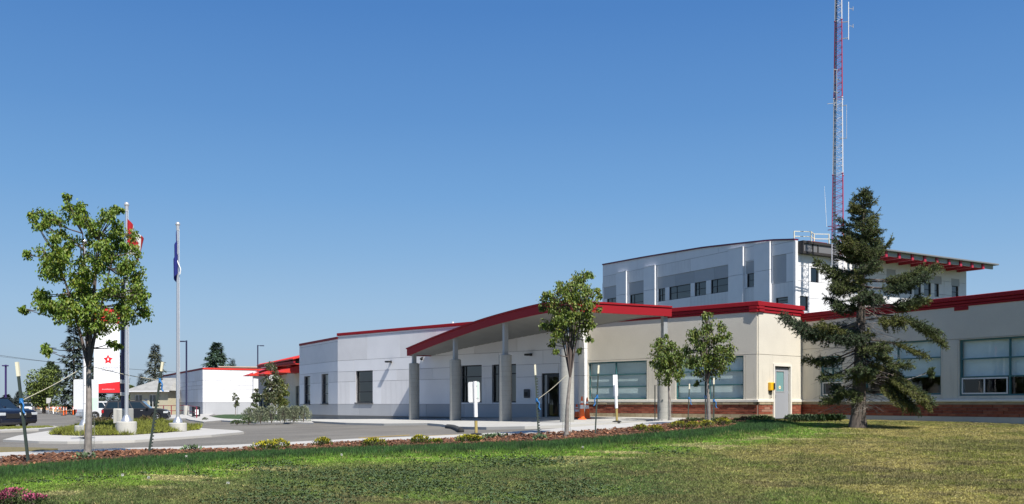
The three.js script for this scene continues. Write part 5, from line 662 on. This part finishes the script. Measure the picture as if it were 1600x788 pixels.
// ---------- conifers ----------
{ // the big spruce
  const Z = 30, foot = [1341, 668], p = pt(foot[0], Z), b = onGround(p), root = thing('spruce_tree', 'large open-branched spruce on the lawn in front of the beige wing', 'tree', b), k = Z / F, r = rng(91), H = hgt(295, Z) - b[1], Yl = (py) => hgt(py, Z) - b[1], Xl = (x) => (x - CX) * k - p[0];
  const axisX = (y) => Xl(mix(1341, 1350, clamp(y / H, 0, 1)));
  part('trunk', [limb([V3(axisX(0), -.15, 0), V3(axisX(H * .3), H * .3, .02), V3(axisX(H * .65), H * .65, 0), V3(axisX(H), H - .05, 0)], .235, .012, 14, 24), limb([V3(0, -.2, 0), V3(0, .08, 0), V3(.0, .42, 0)], .33, .2, 12, 6)], barkDark, root);
  const needles = new Leaves(), wood = [], dead = [];
  const spray = (a, c, dens, tone) => { // a twig clothed in needle tufts
    const d = c.clone().sub(a), l = d.length(); d.normalize(); const n = Math.max(2, Math.round(l / .045 * dens)); wood.push(rod([a.x, a.y, a.z], [c.x, c.y, c.z], .008, .003, 3));
    for (let i = 0; i < n; i++) { const q = a.clone().lerp(c, (i + r()) / n), v = .6 + .75 * r(); for (let j = 0; j < 5; j++) { const e = V3(r() - .5, r() - .35, r() - .5).normalize().multiplyScalar(.75).addScaledVector(d, .7).normalize(), s = V3().crossVectors(e, V3(r() - .5, r() - .5, r() - .5)).normalize(), L = .075 * (.7 + .6 * r()), w = .0105; const col = [tone[0] * v, tone[1] * v, tone[2] * v]; needles.tri([q.x - s.x * w, q.y - s.y * w, q.z - s.z * w], [q.x + s.x * w, q.y + s.y * w, q.z + s.z * w], [q.x + e.x * L, q.y + e.y * L, q.z + e.z * L], col); } }
  };
  const tones = [[.064, .094, .034], [.092, .118, .034], [.052, .080, .038], [.122, .134, .032]];
  const bough = (y0, tip, full, opt = {}) => { // main branch from the trunk to tip, with side twigs; bare near the trunk when full > 0
    const a = V3(axisX(y0), y0, 0), L = tip.clone().sub(a).length(), sag = opt.sag ?? .1, m = a.clone().lerp(tip, .55).add(V3(0, -sag * L, 0)), cv = new THREE.CatmullRomCurve3([a, m, tip]); (full > .5 ? dead : wood).push(limb([a, m, tip], .011 + .009 * L, .005, 5, 8));
    const n = Math.max(5, Math.round(L / (opt.thin ? .105 : .062))), tone = tones[Math.floor(r() * tones.length)];
    for (let i = 0; i < n; i++) { const t = full + (1 - full) * (i + r()) / n, q = cv.getPoint(t), dir = cv.getTangent(t), sd = V3().crossVectors(dir, V3(0, 1, 0)).normalize(), w = L * .34 * (1.12 - t) + .10, z = i % 2 ? 1 : -1, e = q.clone().addScaledVector(dir, w * .6).addScaledVector(sd, z * w * (.6 + .5 * r())).add(V3(0, -.12 * r() * w - (opt.hang || 0) * r(), 0)); spray(q, e, 1, tone); const h = Math.floor(w / .12); for (let j = 0; j < h; j++) { const f = (j + 1) / (h + 1), u = q.clone().lerp(e, f), g = u.clone().addScaledVector(dir, .13).addScaledVector(sd, (j % 2 ? .10 : -.10)).add(V3(0, -.05 - (opt.hang || .05) * r(), 0)); spray(u, g, .9, tone); } if (r() < .8) spray(q, q.clone().addScaledVector(dir, .12).add(V3((r() - .5) * .12, -.1 - 1.6 * (opt.hang || .03) * (.5 + r()), (r() - .5) * .12)), .9, tone); if (r() < .6) spray(q, q.clone().addScaledVector(dir, .14).add(V3((r() - .5) * .12, .07 + .06 * r(), (r() - .5) * .12)), .9, tone); }
    spray(cv.getPoint(.9), tip.clone().add(V3(0, .03, 0)), 1.2, tone);
    if (full > .25) for (let i = 0; i < 5; i++) { const q = cv.getPoint(full * r()), e = q.clone().add(V3(r() - .5, (r() - .6) * .5, r() - .5).multiplyScalar(.7)); dead.push(rod([q.x, q.y, q.z], [e.x, e.y, e.z], .007, .002, 3)); }
  };
  const B = (y0, x, y, z, full, o) => bough(Yl(y0), V3(Xl(x), Yl(y), z), full, o);
  // boughs read off the photograph: trunk row, tip column and row, depth in metres, bare share
  for (const q of [[505, 1216, 492, .3, .25, { hang: .12, sag: .13 }], [512, 1236, 512, .9, .35, { hang: .14 }], [430, 1270, 408, .2, .2, { hang: .1, sag: .12 }], [440, 1290, 448, .7, .2, { hang: .1 }], [398, 1302, 376, .1, .15], [470, 1296, 478, .6, .3, { hang: .08 }], [545, 1254, 560, .2, .3, { hang: .08, thin: 1 }], [560, 1275, 588, .6, .35, { hang: .08, thin: 1 }], [590, 1284, 626, .2, .35, { hang: .05 }], [600, 1302, 612, .9, .3],
    [440, 1458, 417, .3, .3, { hang: .08, sag: .1 }], [450, 1430, 436, .9, .3, { hang: .08 }], [408, 1392, 375, .1, .15, {}], [475, 1440, 470, .4, .45, { hang: .06 }], [490, 1470, 536, .3, .5, { hang: .07, sag: -.12, thin: 1 }], [500, 1448, 520, .9, .45, { hang: .06, sag: -.1, thin: 1 }], [530, 1432, 556, .7, .45, { hang: .06, sag: -.06, thin: 1 }], [545, 1400, 572, 1.1, .4, { hang: .06, thin: 1 }], [575, 1444, 632, .3, .42, { hang: .06, sag: -.14 }], [585, 1436, 624, .9, .4, { hang: .06, sag: -.1 }], [588, 1418, 638, .7, .45, { hang: .05, sag: -.1 }], [560, 1425, 600, -.4, .4, { hang: .06, sag: -.08 }], [480, 1380, 505, 1.5, .4, { hang: .12 }], [520, 1350, 545, 1.6, .35, { hang: .12 }], [560, 1320, 575, 1.4, .35, { hang: .1 }], [455, 1330, 465, 1.3, .25, { hang: .1 }], [500, 1300, 535, 1.2, .3, { hang: .1 }]]) { B(...q); const j = () => r() - .5; if (q[2] < 470 || r() < .4) B(q[0] + 14 * j(), mix(1345, q[1], .78 + .1 * j()) + 10 * j(), mix(q[0], q[2], .8) + 14 * j(), q[3] + .7 * j(), q[4], q[5]); if (q[1] > 1400 && q[2] > 590) B(q[0] + 12 * j(), q[1] - 6 - 26 * r(), q[2] + 20 * j(), q[3] + .9 * j(), q[4], q[5]); }
  // whorls filling the rest, narrower towards the top
  for (let py = 612; py > 300; py -= 0) { const t = (652 - py) / 352, reach = py < 400 ? mix(.10, .95, (py - 300) / 100) : py < 480 ? mix(.95, .95, (py - 400) / 80) : .85, n = py < 430 ? 5 : 2; for (let i = 0; i < n; i++) { const a = py < 430 ? (i + r()) / n * Math.PI * 2 : r() * Math.PI * 2, R = reach * (py < 430 ? .42 + .85 * r() : .65 + .5 * r()), up = py < 420 ? .42 : py < 500 ? .1 : -.2, y = Yl(py); bough(y, V3(axisX(y) + Math.cos(a) * R, y + R * up, Math.sin(a) * R), py > 440 ? .35 + .2 * r() : .05, { sag: py < 420 ? .02 : .08, hang: py > 430 ? .07 : .01 }); } py -= py < 430 ? 8 + 6 * r() : 13 + 5 * r(); }
  spray(V3(axisX(H - .45), H - .45, 0), V3(axisX(H), H, 0), 2, tones[1]); for (let i = 0; i < 5; i++) { const a = i * 1.257; spray(V3(axisX(H), H - .28, 0), V3(axisX(H) + .14 * Math.cos(a), H - .13, .14 * Math.sin(a)), 1.2, tones[1]); }
  // grey bare twigs low in the crown
  for (let i = 0; i < 240; i++) { const y = mix(Yl(640), Yl(455), r()), a = r() * Math.PI * 2, R = .45 + 1.0 * r(), s = V3(axisX(y), y, 0), e = V3(axisX(y) + Math.cos(a) * R, y - .05 - .35 * r() * R, Math.sin(a) * R), m = s.clone().lerp(e, .5).add(V3(0, .08 * R, 0)); dead.push(limb([s, m, e], .011, .003, 3, 4)); for (let j = 0; j < 3; j++) { const q = s.clone().lerp(e, .4 + .5 * r()), f = q.clone().add(V3(r() - .5, -.3 * r(), r() - .5).multiplyScalar(.45)); dead.push(rod([q.x, q.y, q.z], [f.x, f.y, f.z], .005, .002, 3)); } }
  B(590, 1440, 584, .5, .98); part('branches', wood, twigM, root); part('dead_branches', dead, twigGrey, root); needles.mesh('needles', leafMatt, root);
}
function farConifer(label, x, top, base, half, Z, seed, tone, group) { // dense conifer: drooping clumps of short faces on tiers
  const p = pt(x, Z), b = onGround(p), root = thing('conifer_tree', label, 'tree', b, 0, group), r = rng(seed), H = hgt(top, Z) - b[1], R = half * Z / F, L = new Leaves(), yb = Math.max(.4, hgt(base, Z) - b[1]);
  part('trunk', limb([V3(0, -.2, 0), V3(0, H * .5, 0), V3(0, H * .96, 0)], .16 + H * .012, .03, 8, 8), barkDark, root);
  const n = 520; for (let i = 0; i < n; i++) { const t = Math.pow(r(), 1.15), y = mix(yb, H, t), rad = R * (1 - t) ** .72 * (.75 + .35 * Math.sin(t * 38 + seed)) + .12, a = r() * Math.PI * 2, q = Math.sqrt(.25 + .75 * r()) * rad; const cx = Math.cos(a) * q, cz = Math.sin(a) * q, v = .55 + .8 * r(); for (let j = 0; j < 7; j++) { const d = V3(Math.cos(a) + (r() - .5) * 1.2, -.45 + .5 * (r() - .5) + (t > .85 ? .5 : 0), Math.sin(a) + (r() - .5) * 1.2).normalize(), l = R * .22 * (.6 + .7 * r()); L.leaf(cx + (r() - .5) * .5, y + (r() - .5) * .5, cz + (r() - .5) * .5, d, V3(r() - .5, 1, r() - .5), l, l * .38, [tone[0] * v, tone[1] * v, tone[2] * v], .1); } }
  L.mesh('crown', leafMatt, root);
}
function farLeafy(label, x, top, base, half, Z, seed, tone, group) { // broad far tree in lobes
  const p = pt(x, Z), b = onGround(p), root = thing('broadleaf_tree', label, 'tree', b, 0, group), r = rng(seed), H = hgt(top, Z) - b[1], R = half * Z / F, L = new Leaves(), lobes = [], limbs = [];
  const y0 = Math.max(.8, hgt(base, Z) - b[1]); part('trunk', limb([V3(0, -.2, 0), V3(.1, H * .3, 0), V3(0, H * .6, 0)], .22 + H * .012, .1, 8, 6), barkDark, root);
  for (let i = 0; i < 26; i++) { const a = r() * Math.PI * 2, t = r(), y = mix(y0 + R * .1, H - R * .3, t), rad = R * .8 * Math.sqrt(Math.max(.05, 1 - (2 * t - .9) ** 2)), c = V3(Math.cos(a) * rad * Math.sqrt(r()), y, Math.sin(a) * rad * Math.sqrt(r())); lobes.push([c, R * (.28 + .2 * r())]); limbs.push(limb([V3(0, H * .25, 0), V3(c.x * .4, c.y * .7, c.z * .4), c], .09, .02, 5, 5)); }
  part('limbs', limbs, twigM, root); for (const [c, q] of lobes) for (let i = 0; i < 190; i++) { const d = V3(r() * 2 - 1, r() * 2 - 1, r() * 2 - 1).normalize(), s = q * (.6 + .5 * r()), v = .6 + .75 * r(), l = .34 * (.6 + .7 * r()); L.leaf(c.x + d.x * s, c.y + d.y * s * .8, c.z + d.z * s, V3(r() - .5, r() - .7, r() - .5).normalize(), V3(r() - .5, 1, r() - .5), l, l * .7, [tone[0] * v, tone[1] * v, tone[2] * v], .1); } L.mesh('crown', leafMatt, root);
}
farLeafy('broad yellow-green tree beyond the roadworks', 68, 566, 634, 31, 165, 201, [.125, .165, .032], 'trees along the far street'); farLeafy('dark rounded tree top above the broad yellow-green one', 78, 562, 630, 17, 185, 203, [.06, .09, .028], 'trees along the far street'); farConifer('tall dark spruce behind the trunk of the large leafy tree', 115, 508, 640, 30, 150, 205, [.04, .058, .034]); farConifer('dark bushy spruce behind the white banner', 150, 560, 640, 26, 140, 207, [.042, .062, .034]); farConifer('narrow spruce behind the dark banner post', 188, 552, 636, 16, 150, 209, [.045, .058, .03]); farConifer('pale grey-green spruce over the bungalow roof', 242, 540, 612, 19, 158, 211, [.08, .09, .055]); farConifer('broad spruce rising over the low white building', 338, 538, 590, 25, 155, 213, [.045, .085, .045]); farConifer('tiny spruce tip at the end of the low white roof', 363, 562, 590, 7, 165, 215, [.035, .06, .035]); farConifer('small spruce top between the bungalow and the pale spruce', 220, 585, 610, 7, 190, 216, [.03, .045, .04]);
farLeafy('rounded tree behind the parked white vehicle', 205, 600, 640, 18, 145, 219, [.07, .10, .024], 'trees along the far street');
for (const [x, top, half, Z, s] of [[30, 612, 12, 260, 221], [45, 606, 7, 240, 223], [10, 618, 14, 280, 225], [55, 600, 8, 225, 227]]) farConifer('distant dark conifer at the end of the street', x, top, 634, half, Z, s, [.035, .05, .045], 'distant conifers at the end of the street');
// trees beside the street, left of the view: the entrance windows mirror them
for (const [x, z, h, s] of [[-62, 58, 9, 231], [-75, 44, 11, 233], [-58, 36, 8, 235]]) { const Z = z, px0 = CX + x / z * F; farLeafy('street tree standing left of the driveway', px0, HZ - (h - 1.6) * F / z, HZ, 3.4 * F / z, Z, s, [.06, .09, .02], 'street trees left of the driveway'); }
// ---------- shrubs ----------
function bush(name, label, cat, p, R, H, tone, seed, n, l, group, dy = .03, asp = .4, tip = null) {
  const b = onGround(p, dy), root = thing(name, label, cat, b, 0, group), r = rng(seed), L = new Leaves(), st = [];
  for (let i = 0; i < 14; i++) { const a = r() * 6.283, q = R * .8 * r(); st.push(limb([V3(0, -.03, 0), V3(Math.cos(a) * q * .4, H * .45, Math.sin(a) * q * .4), V3(Math.cos(a) * q, H * (.6 + .4 * r()), Math.sin(a) * q)], .012, .004, 4, 4)); } part('stems', st, twigM, root);
  for (let i = 0; i < n; i++) { const a = r() * 6.283, t = r() ** .7, y = H * t, rad = R * Math.sqrt(Math.max(.06, 1 - (t * 1.0) ** 3)) * Math.sqrt(.3 + .7 * r()) * (.85 + .3 * Math.sin(a * 3 + seed)), v = .65 + .7 * r(), c = tip && t > .62 && r() < .75 ? tip : tone; L.leaf(Math.cos(a) * rad, y * (.9 + .2 * r()), Math.sin(a) * rad, V3(Math.cos(a) * .5 + r() - .5, .5 + r() * .7, Math.sin(a) * .5 + r() - .5).normalize(), V3(r() - .5, 1, r() - .5), l * (.7 + .6 * r()), l * asp, [c[0] * v, c[1] * v, c[2] * v], .15); } L.mesh('foliage', leafMatt, root); return root;
}
// silvery row before the left wall
[[391, 664, .75], [407, 664.5, .8], [424, 664, .85], [444, 663.5, .8], [459, 663, .8], [474, 662.5, .8]].forEach(([x, y, h], i) => bush('silver_shrub', 'silvery grey-green shrub in the row before the left white wall', 'shrub', gp(x, y), .5, h, [.20, .225, .14], 301 + i, 900, .10, 'silvery shrubs in a row', .1));
[[405, 662, .35], [388, 664.5, .3], [370, 665.2, .2]].forEach(([x, y, h], i) => bush('green_shrub', 'low green shrub at the foot of the silvery row', 'shrub', gp(x, y), .45, h, [.05, .085, .02], 321 + i, 350, .08, 'low green shrubs by the silvery row', .05));
// yellow flowering clumps in the mulch
[[416, 708, .42, .26], [434, 706, .42, .3], [505, 700.5, .26, .26], [584, 702, .38, .26], [655, 697, .3, .26], [730, 694.5, .36, .22], [744, 694, .22, .18], [683, 696, .18, .12]].forEach(([x, y, R, h], i) => bush('yellow_shrub', 'low yellow flowering clump in the mulch along the driveway walk', 'shrub', gp(x, y), R, h * .8, [.075, .11, .015], 331 + i, 560, .055, 'yellow clumps along the walk', .04, .5, [.36, .33, .015]));
[[1025, 679, .3, .18], [1060, 672.5, .36, .2], [1083, 673, .3, .2], [1104, 671, .26, .2], [1130, 668, .3, .22], [1002, 678, .25, .2]].forEach(([x, y, R, h], i) => bush('yellow_shrub', 'low yellow-green clump round the small trees by the beige wall', 'shrub', gp(x, y), R, h, [.09, .12, .015], 351 + i, 500, .05, 'yellow-green clumps by the small trees', .04, .5, [.3, .28, .02]));
// russet and green perennials by the beige wall
for (let i = 0; i < 10; i++) { const r = rng(400 + i); bush('perennial', 'small leafy perennial in the mulch by the beige wall', 'plant', gp(1068 + i * 10.5, 661 + 5 * r() - (i > 7 ? 2 : 0)), .2 + .08 * r(), .1 + .1 * r(), i % 3 ? [.05, .08, .02] : [.10, .06, .03], 401 + i, 260, .06, 'perennials by the beige wall', .04); }
for (const [x, y, R] of [[300, 709, .28], [137, 722, .3], [845, 691, .22], [780, 688.5, .3], [765, 690, .2]]) bush('leafy_weed', 'broad-leaved weed in the mulch bed', 'weed', gp(x, y), R, .10, [.11, .17, .08], Math.round(x), 60, .08, 'weeds in the mulch bed', .05, .7);
// leafy plants at the door and the wing foot
for (let i = 0; i < 13; i++) bush('hosta_plant', i < 7 ? 'grey-green broad-leaved plant along the foot of the wall past the door' : 'dark green broad-leaved plant in the corner behind the spruce', 'plant', gp(1236 + i * 6.4, 659 - (i > 7 ? .8 : 0)), .2, .15, i < 7 ? [.085, .125, .06] : [.03, .06, .015], 430 + i, 150, .13, 'broad-leaved plants by the door wall', .0, .7);
for (let i = 0; i < 4; i++) bush('hosta_plant', 'dark low broad-leaved plant at the building corner left of the door', 'plant', gp(1176 + i * 8, 659.5), .22, .16, [.03, .06, .015], 450 + i, 120, .1, 'broad-leaved plants by the door wall', .0, .7);
// pink flowers in the corner
for (const [x, y, R, h, s] of [[18, 788, .34, .22, 461], [52, 791, .26, .16, 462], [2, 790, .22, .16, 463]]) bush('pink_flowers', 'clump of pink flowers at the edge of the lush grass', 'flowers', gp(x, y), R, h, [.05, .075, .02], s, 620, .036, 'pink flower clumps', .0, .7, [.36, .07, .14]);
// brown bushes in the island
for (const [x, y, s] of [[165, 677, 471], [228, 674, 472], [150, 678, 473]]) bush('brown_shrub', 'brownish shrub among the junipers of the island', 'shrub', gp(x, y), .55, .55, [.10, .075, .03], s, 420, .09, 'brown shrubs in the island', .1);
bush('green_shrub_by_kerb', 'low dark shrub by the ramp kerb', 'shrub', gp(320, 658), .3, .2, [.05, .07, .02], 480, 150, .08);
function instanced(name, label, cat, geo, m, list, kind = 'stuff') { const o = new THREE.InstancedMesh(geo, m, list.length), M4 = new THREE.Matrix4(), q = new THREE.Quaternion(), col = new THREE.Color(); list.forEach((e, i) => { q.setFromEuler(new THREE.Euler(...e.r)); M4.compose(V3(...e.p), q, V3(...e.s)); o.setMatrixAt(i, M4); if (e.c) o.setColorAt(i, col.setRGB(...e.c)); }); o.name = numbered(name); shade(o); scene.add(o); return tag(o, label, cat, null, kind); }
const inPoly = (poly, x, y) => { let c = false; for (let i = 0, j = poly.length - 1; i < poly.length; j = i++) if ((poly[i][1] > y) !== (poly[j][1] > y) && x < (poly[j][0] - poly[i][0]) * (y - poly[i][1]) / (poly[j][1] - poly[i][1]) + poly[i][0]) c = !c; return c; };
function bladeGeo(n, seed, spread, lean) { const L = new Leaves(), r = rng(seed); for (let i = 0; i < n; i++) { const a = r() * 6.283, q = spread * Math.sqrt(r()), x = Math.cos(a) * q, z = Math.sin(a) * q, d = V3((r() - .5) * lean, 1, (r() - .5) * lean).normalize(), s = V3(Math.cos(a * 3), 0, Math.sin(a * 3)), h = .6 + .5 * r(), w = .07, v = .75 + .5 * r(); const t = [x + d.x * h, d.y * h, z + d.z * h]; L.tri([x - s.x * w, 0, z - s.z * w], [x + s.x * w, 0, z + s.z * w], t, [v, v, v]); } const g = new THREE.BufferGeometry(); g.setAttribute('position', new THREE.Float32BufferAttribute(L.p, 3)); g.setAttribute('color', new THREE.Float32BufferAttribute(L.c, 3)); g.computeVertexNormals(); return g; }
const bladeM = new THREE.MeshPhysicalMaterial({ vertexColors: true, roughness: .75, side: THREE.DoubleSide, transmission: .2, thickness: 0 });
{ // juniper ground cover in the islands
  const r = rng(501), list = [], geo = bladeGeo(16, 5, .5, 1.6); const fill = (poly, n, h, dy, mound = .22) => { const xs = poly.map((q) => q[0]), zs = poly.map((q) => q[1]); let k = 0, guard = 0; while (k < n && guard++ < n * 20) { const x = mix(Math.min(...xs), Math.max(...xs), r()), z = mix(Math.min(...zs), Math.max(...zs), r()); if (!inPoly(poly, x, z)) continue; k++; const s = h * (.5 + .9 * r()), v = .55 + .9 * r(), y = fbm(x * 1.3, z * 1.3, 55, 3); list.push({ p: [x, ground(x, z) + dy + (mound > .1 ? bedRise(x, z) : 0) + mound * Math.max(0, y - .35), -z], r: [(r() - .5) * .8, r() * 6.28, (r() - .5) * .8], s: [s * 1.2, s * (.6 + y), s * 1.2], c: [.185 * v, .205 * v, .022 * v] }); } };
  fill(islandBed, 8500, .17, .07); fill(px([[-60, 677], [0, 674.5], [58, 672.5], [84, 670.6], [80, 669], [40, 669.6], [-60, 672]]), 1600, .08, .08, .02);
  instanced('juniper_ground_cover', 'low yellow-green juniper covering the islands', 'ground cover', geo, bladeM, list);
}
{ // bark chips
  const r = rng(511), poly = [...bedBack, ...bedFront.slice().reverse()], list = [], geo = new THREE.BoxGeometry(1, .28, .45); const xs = poly.map((q) => q[0]), zs = poly.map((q) => q[1]); let k = 0, guard = 0;
  while (k < 9000 && guard++ < 400000) { const x = mix(Math.min(...xs), Math.max(...xs), r()), z = mix(Math.min(...zs), Math.max(...zs), r()); if (x < -14 || !inPoly(poly, x, z)) continue; k++; const s = .035 + .075 * r() ** 2, v = .5 + 1.1 * r(), w = r() < .12 ? 2.2 : 1; list.push({ p: [x, ground(x, z) + .045 + .05 * fbm(x * 2, z * 2, 7, 3) + .03 * r(), -z], r: [(r() - .5) * 1.2, r() * 6.28, (r() - .5) * .9], s: [s, s * .6, s], c: [.135 * v * w, .062 * v * w, .034 * v * w] }); }
  instanced('bark_chips', 'loose red-brown bark chips on the planting bed', 'bark chips', geo, new THREE.MeshStandardMaterial({ roughness: .95 }), list);
}
{ // grass
  const r = rng(521), list = [], geo = bladeGeo(9, 9, .5, 1.1), bed = [...bedBack, ...bedFront.slice().reverse()], walls = [[B1, C1], [C1, E1], [E1, G1]];
  const front = (x, z) => { for (const [a, c] of walls) { const s = (c[0] - a[0]) * (z - a[1]) - (c[1] - a[1]) * (x - a[0]); if (s > -.1) { const t = ((x - a[0]) * (c[0] - a[0]) + (z - a[1]) * (c[1] - a[1])) / ((c[0] - a[0]) ** 2 + (c[1] - a[1]) ** 2); if (t > 0 && t < 1 && s > -.02) return false; } } return true; };
  const edgeZ = (x) => { for (let i = 0; i < bedFront.length - 3; i++) { const a = bedFront[i], c = bedFront[i + 1]; if (x >= a[0] && x <= c[0]) return mix(a[1], c[1], (x - a[0]) / (c[0] - a[0])); } return x < 0 ? 17 : 42; };
  let k = 0, guard = 0; const target = 280000;
  while (k < target && guard++ < target * 8) {
    const z = 15.4 + (42 - 15.4) * r() ** 1.25, x = (r() * 2 - 1) * (z * .6 + .8); if (z > edgeZ(x) + .05 || inPoly(bed, x, z) || !front(x, z)) continue; const q = lawnColor(x, z), dryness = smooth(.13, .2, q.c[0]); if (dryness > .6 && r() < .35) continue;
    k++; const v = (.4 + 1.0 * r()) * (.65 + .8 * vnoise(x * 7, z * 7, 141)), h = mix(.045, .16, q.lush) * (.5 + .9 * r()) * (1 - .35 * dryness), w = .055 + .06 * r(), straw = r() < (.07 + .13 * smooth(1.5, 8, x + .1 * (z - 24))) * (1 - q.lush) ? 1 : 0; list.push({ p: [x, ground(x, z) - .035, -z], r: [(r() - .5) * .5, r() * 6.28, (r() - .5) * .5], s: [w + h * .25, h, w + h * .25], c: straw ? [.34 * v, .29 * v, .115 * v] : [q.c[0] * v * 1.3, q.c[1] * v * 1.3, q.c[2] * v * 1.2] });
  }
  instanced('grass_blades', 'short grass blades of the lawn', 'grass', geo, bladeM, list);
  const cl = [], cg = (() => { const L = new Leaves(), q = rng(4); for (let i = 0; i < 7; i++) { const a = q() * 6.28, d = V3(Math.cos(a), .25 + .5 * q(), Math.sin(a)).normalize(); L.leaf(Math.cos(a) * .1, .1 * q(), Math.sin(a) * .1, d, V3(0, 1, 0), .8, .5, [1, 1, 1], .1); } const g = new THREE.BufferGeometry(); g.setAttribute('position', new THREE.Float32BufferAttribute(L.p, 3)); g.setAttribute('color', new THREE.Float32BufferAttribute(L.c, 3)); g.computeVertexNormals(); return g; })();
  k = 0; guard = 0; while (k < 7000 && guard++ < 200000) { const z = 15.5 + 9 * r(), x = (r() * 2 - 1) * (z * .53); if (z > edgeZ(x) - 1.6) continue; const dens = fbm(x * .5, z * .5, 131, 3) - .06 * Math.max(0, x); if (dens < .4 || r() > (dens - .38) * 2.2) continue; k++; const s = .03 + .04 * r(), v = .7 + .6 * r(); cl.push({ p: [x, ground(x, z) - .01, -z], r: [0, r() * 6.28, 0], s: [s, s, s], c: [.066 * v, .112 * v, .034 * v] }); }
  instanced('clover', 'dark clover and weeds growing through the lawn', 'clover', cg, bladeM, cl);
  for (const [x, y] of [[545, 0], [190, 754], [231, 758], [533, 720], [355, 767], [290, 723], [910, 707.5]]) if (y) { const q = gp(x, y), b = onGround(q), t = thing('seed_head', 'pale dandelion seed head in the lawn', 'dandelion', b, 0, 'dandelion seed heads in the lawn'); part('stem', rod([0, 0, 0], [.01, .13, 0], .004, .003, 5), mat(.1, .16, .05, .8), t); const rr = rng(x), sp = []; for (let i = 0; i < 60; i++) { const d = V3(rr() - .5, rr() - .5, rr() - .5).normalize(); sp.push(rod([.01, .13, 0], [.01 + d.x * .028, .13 + d.y * .028, d.z * .028], .0012, .003, 3)); } part('seed_ball', sp, mat(.6, .6, .55, .9), t); }
}
renderer.render(scene, camera);
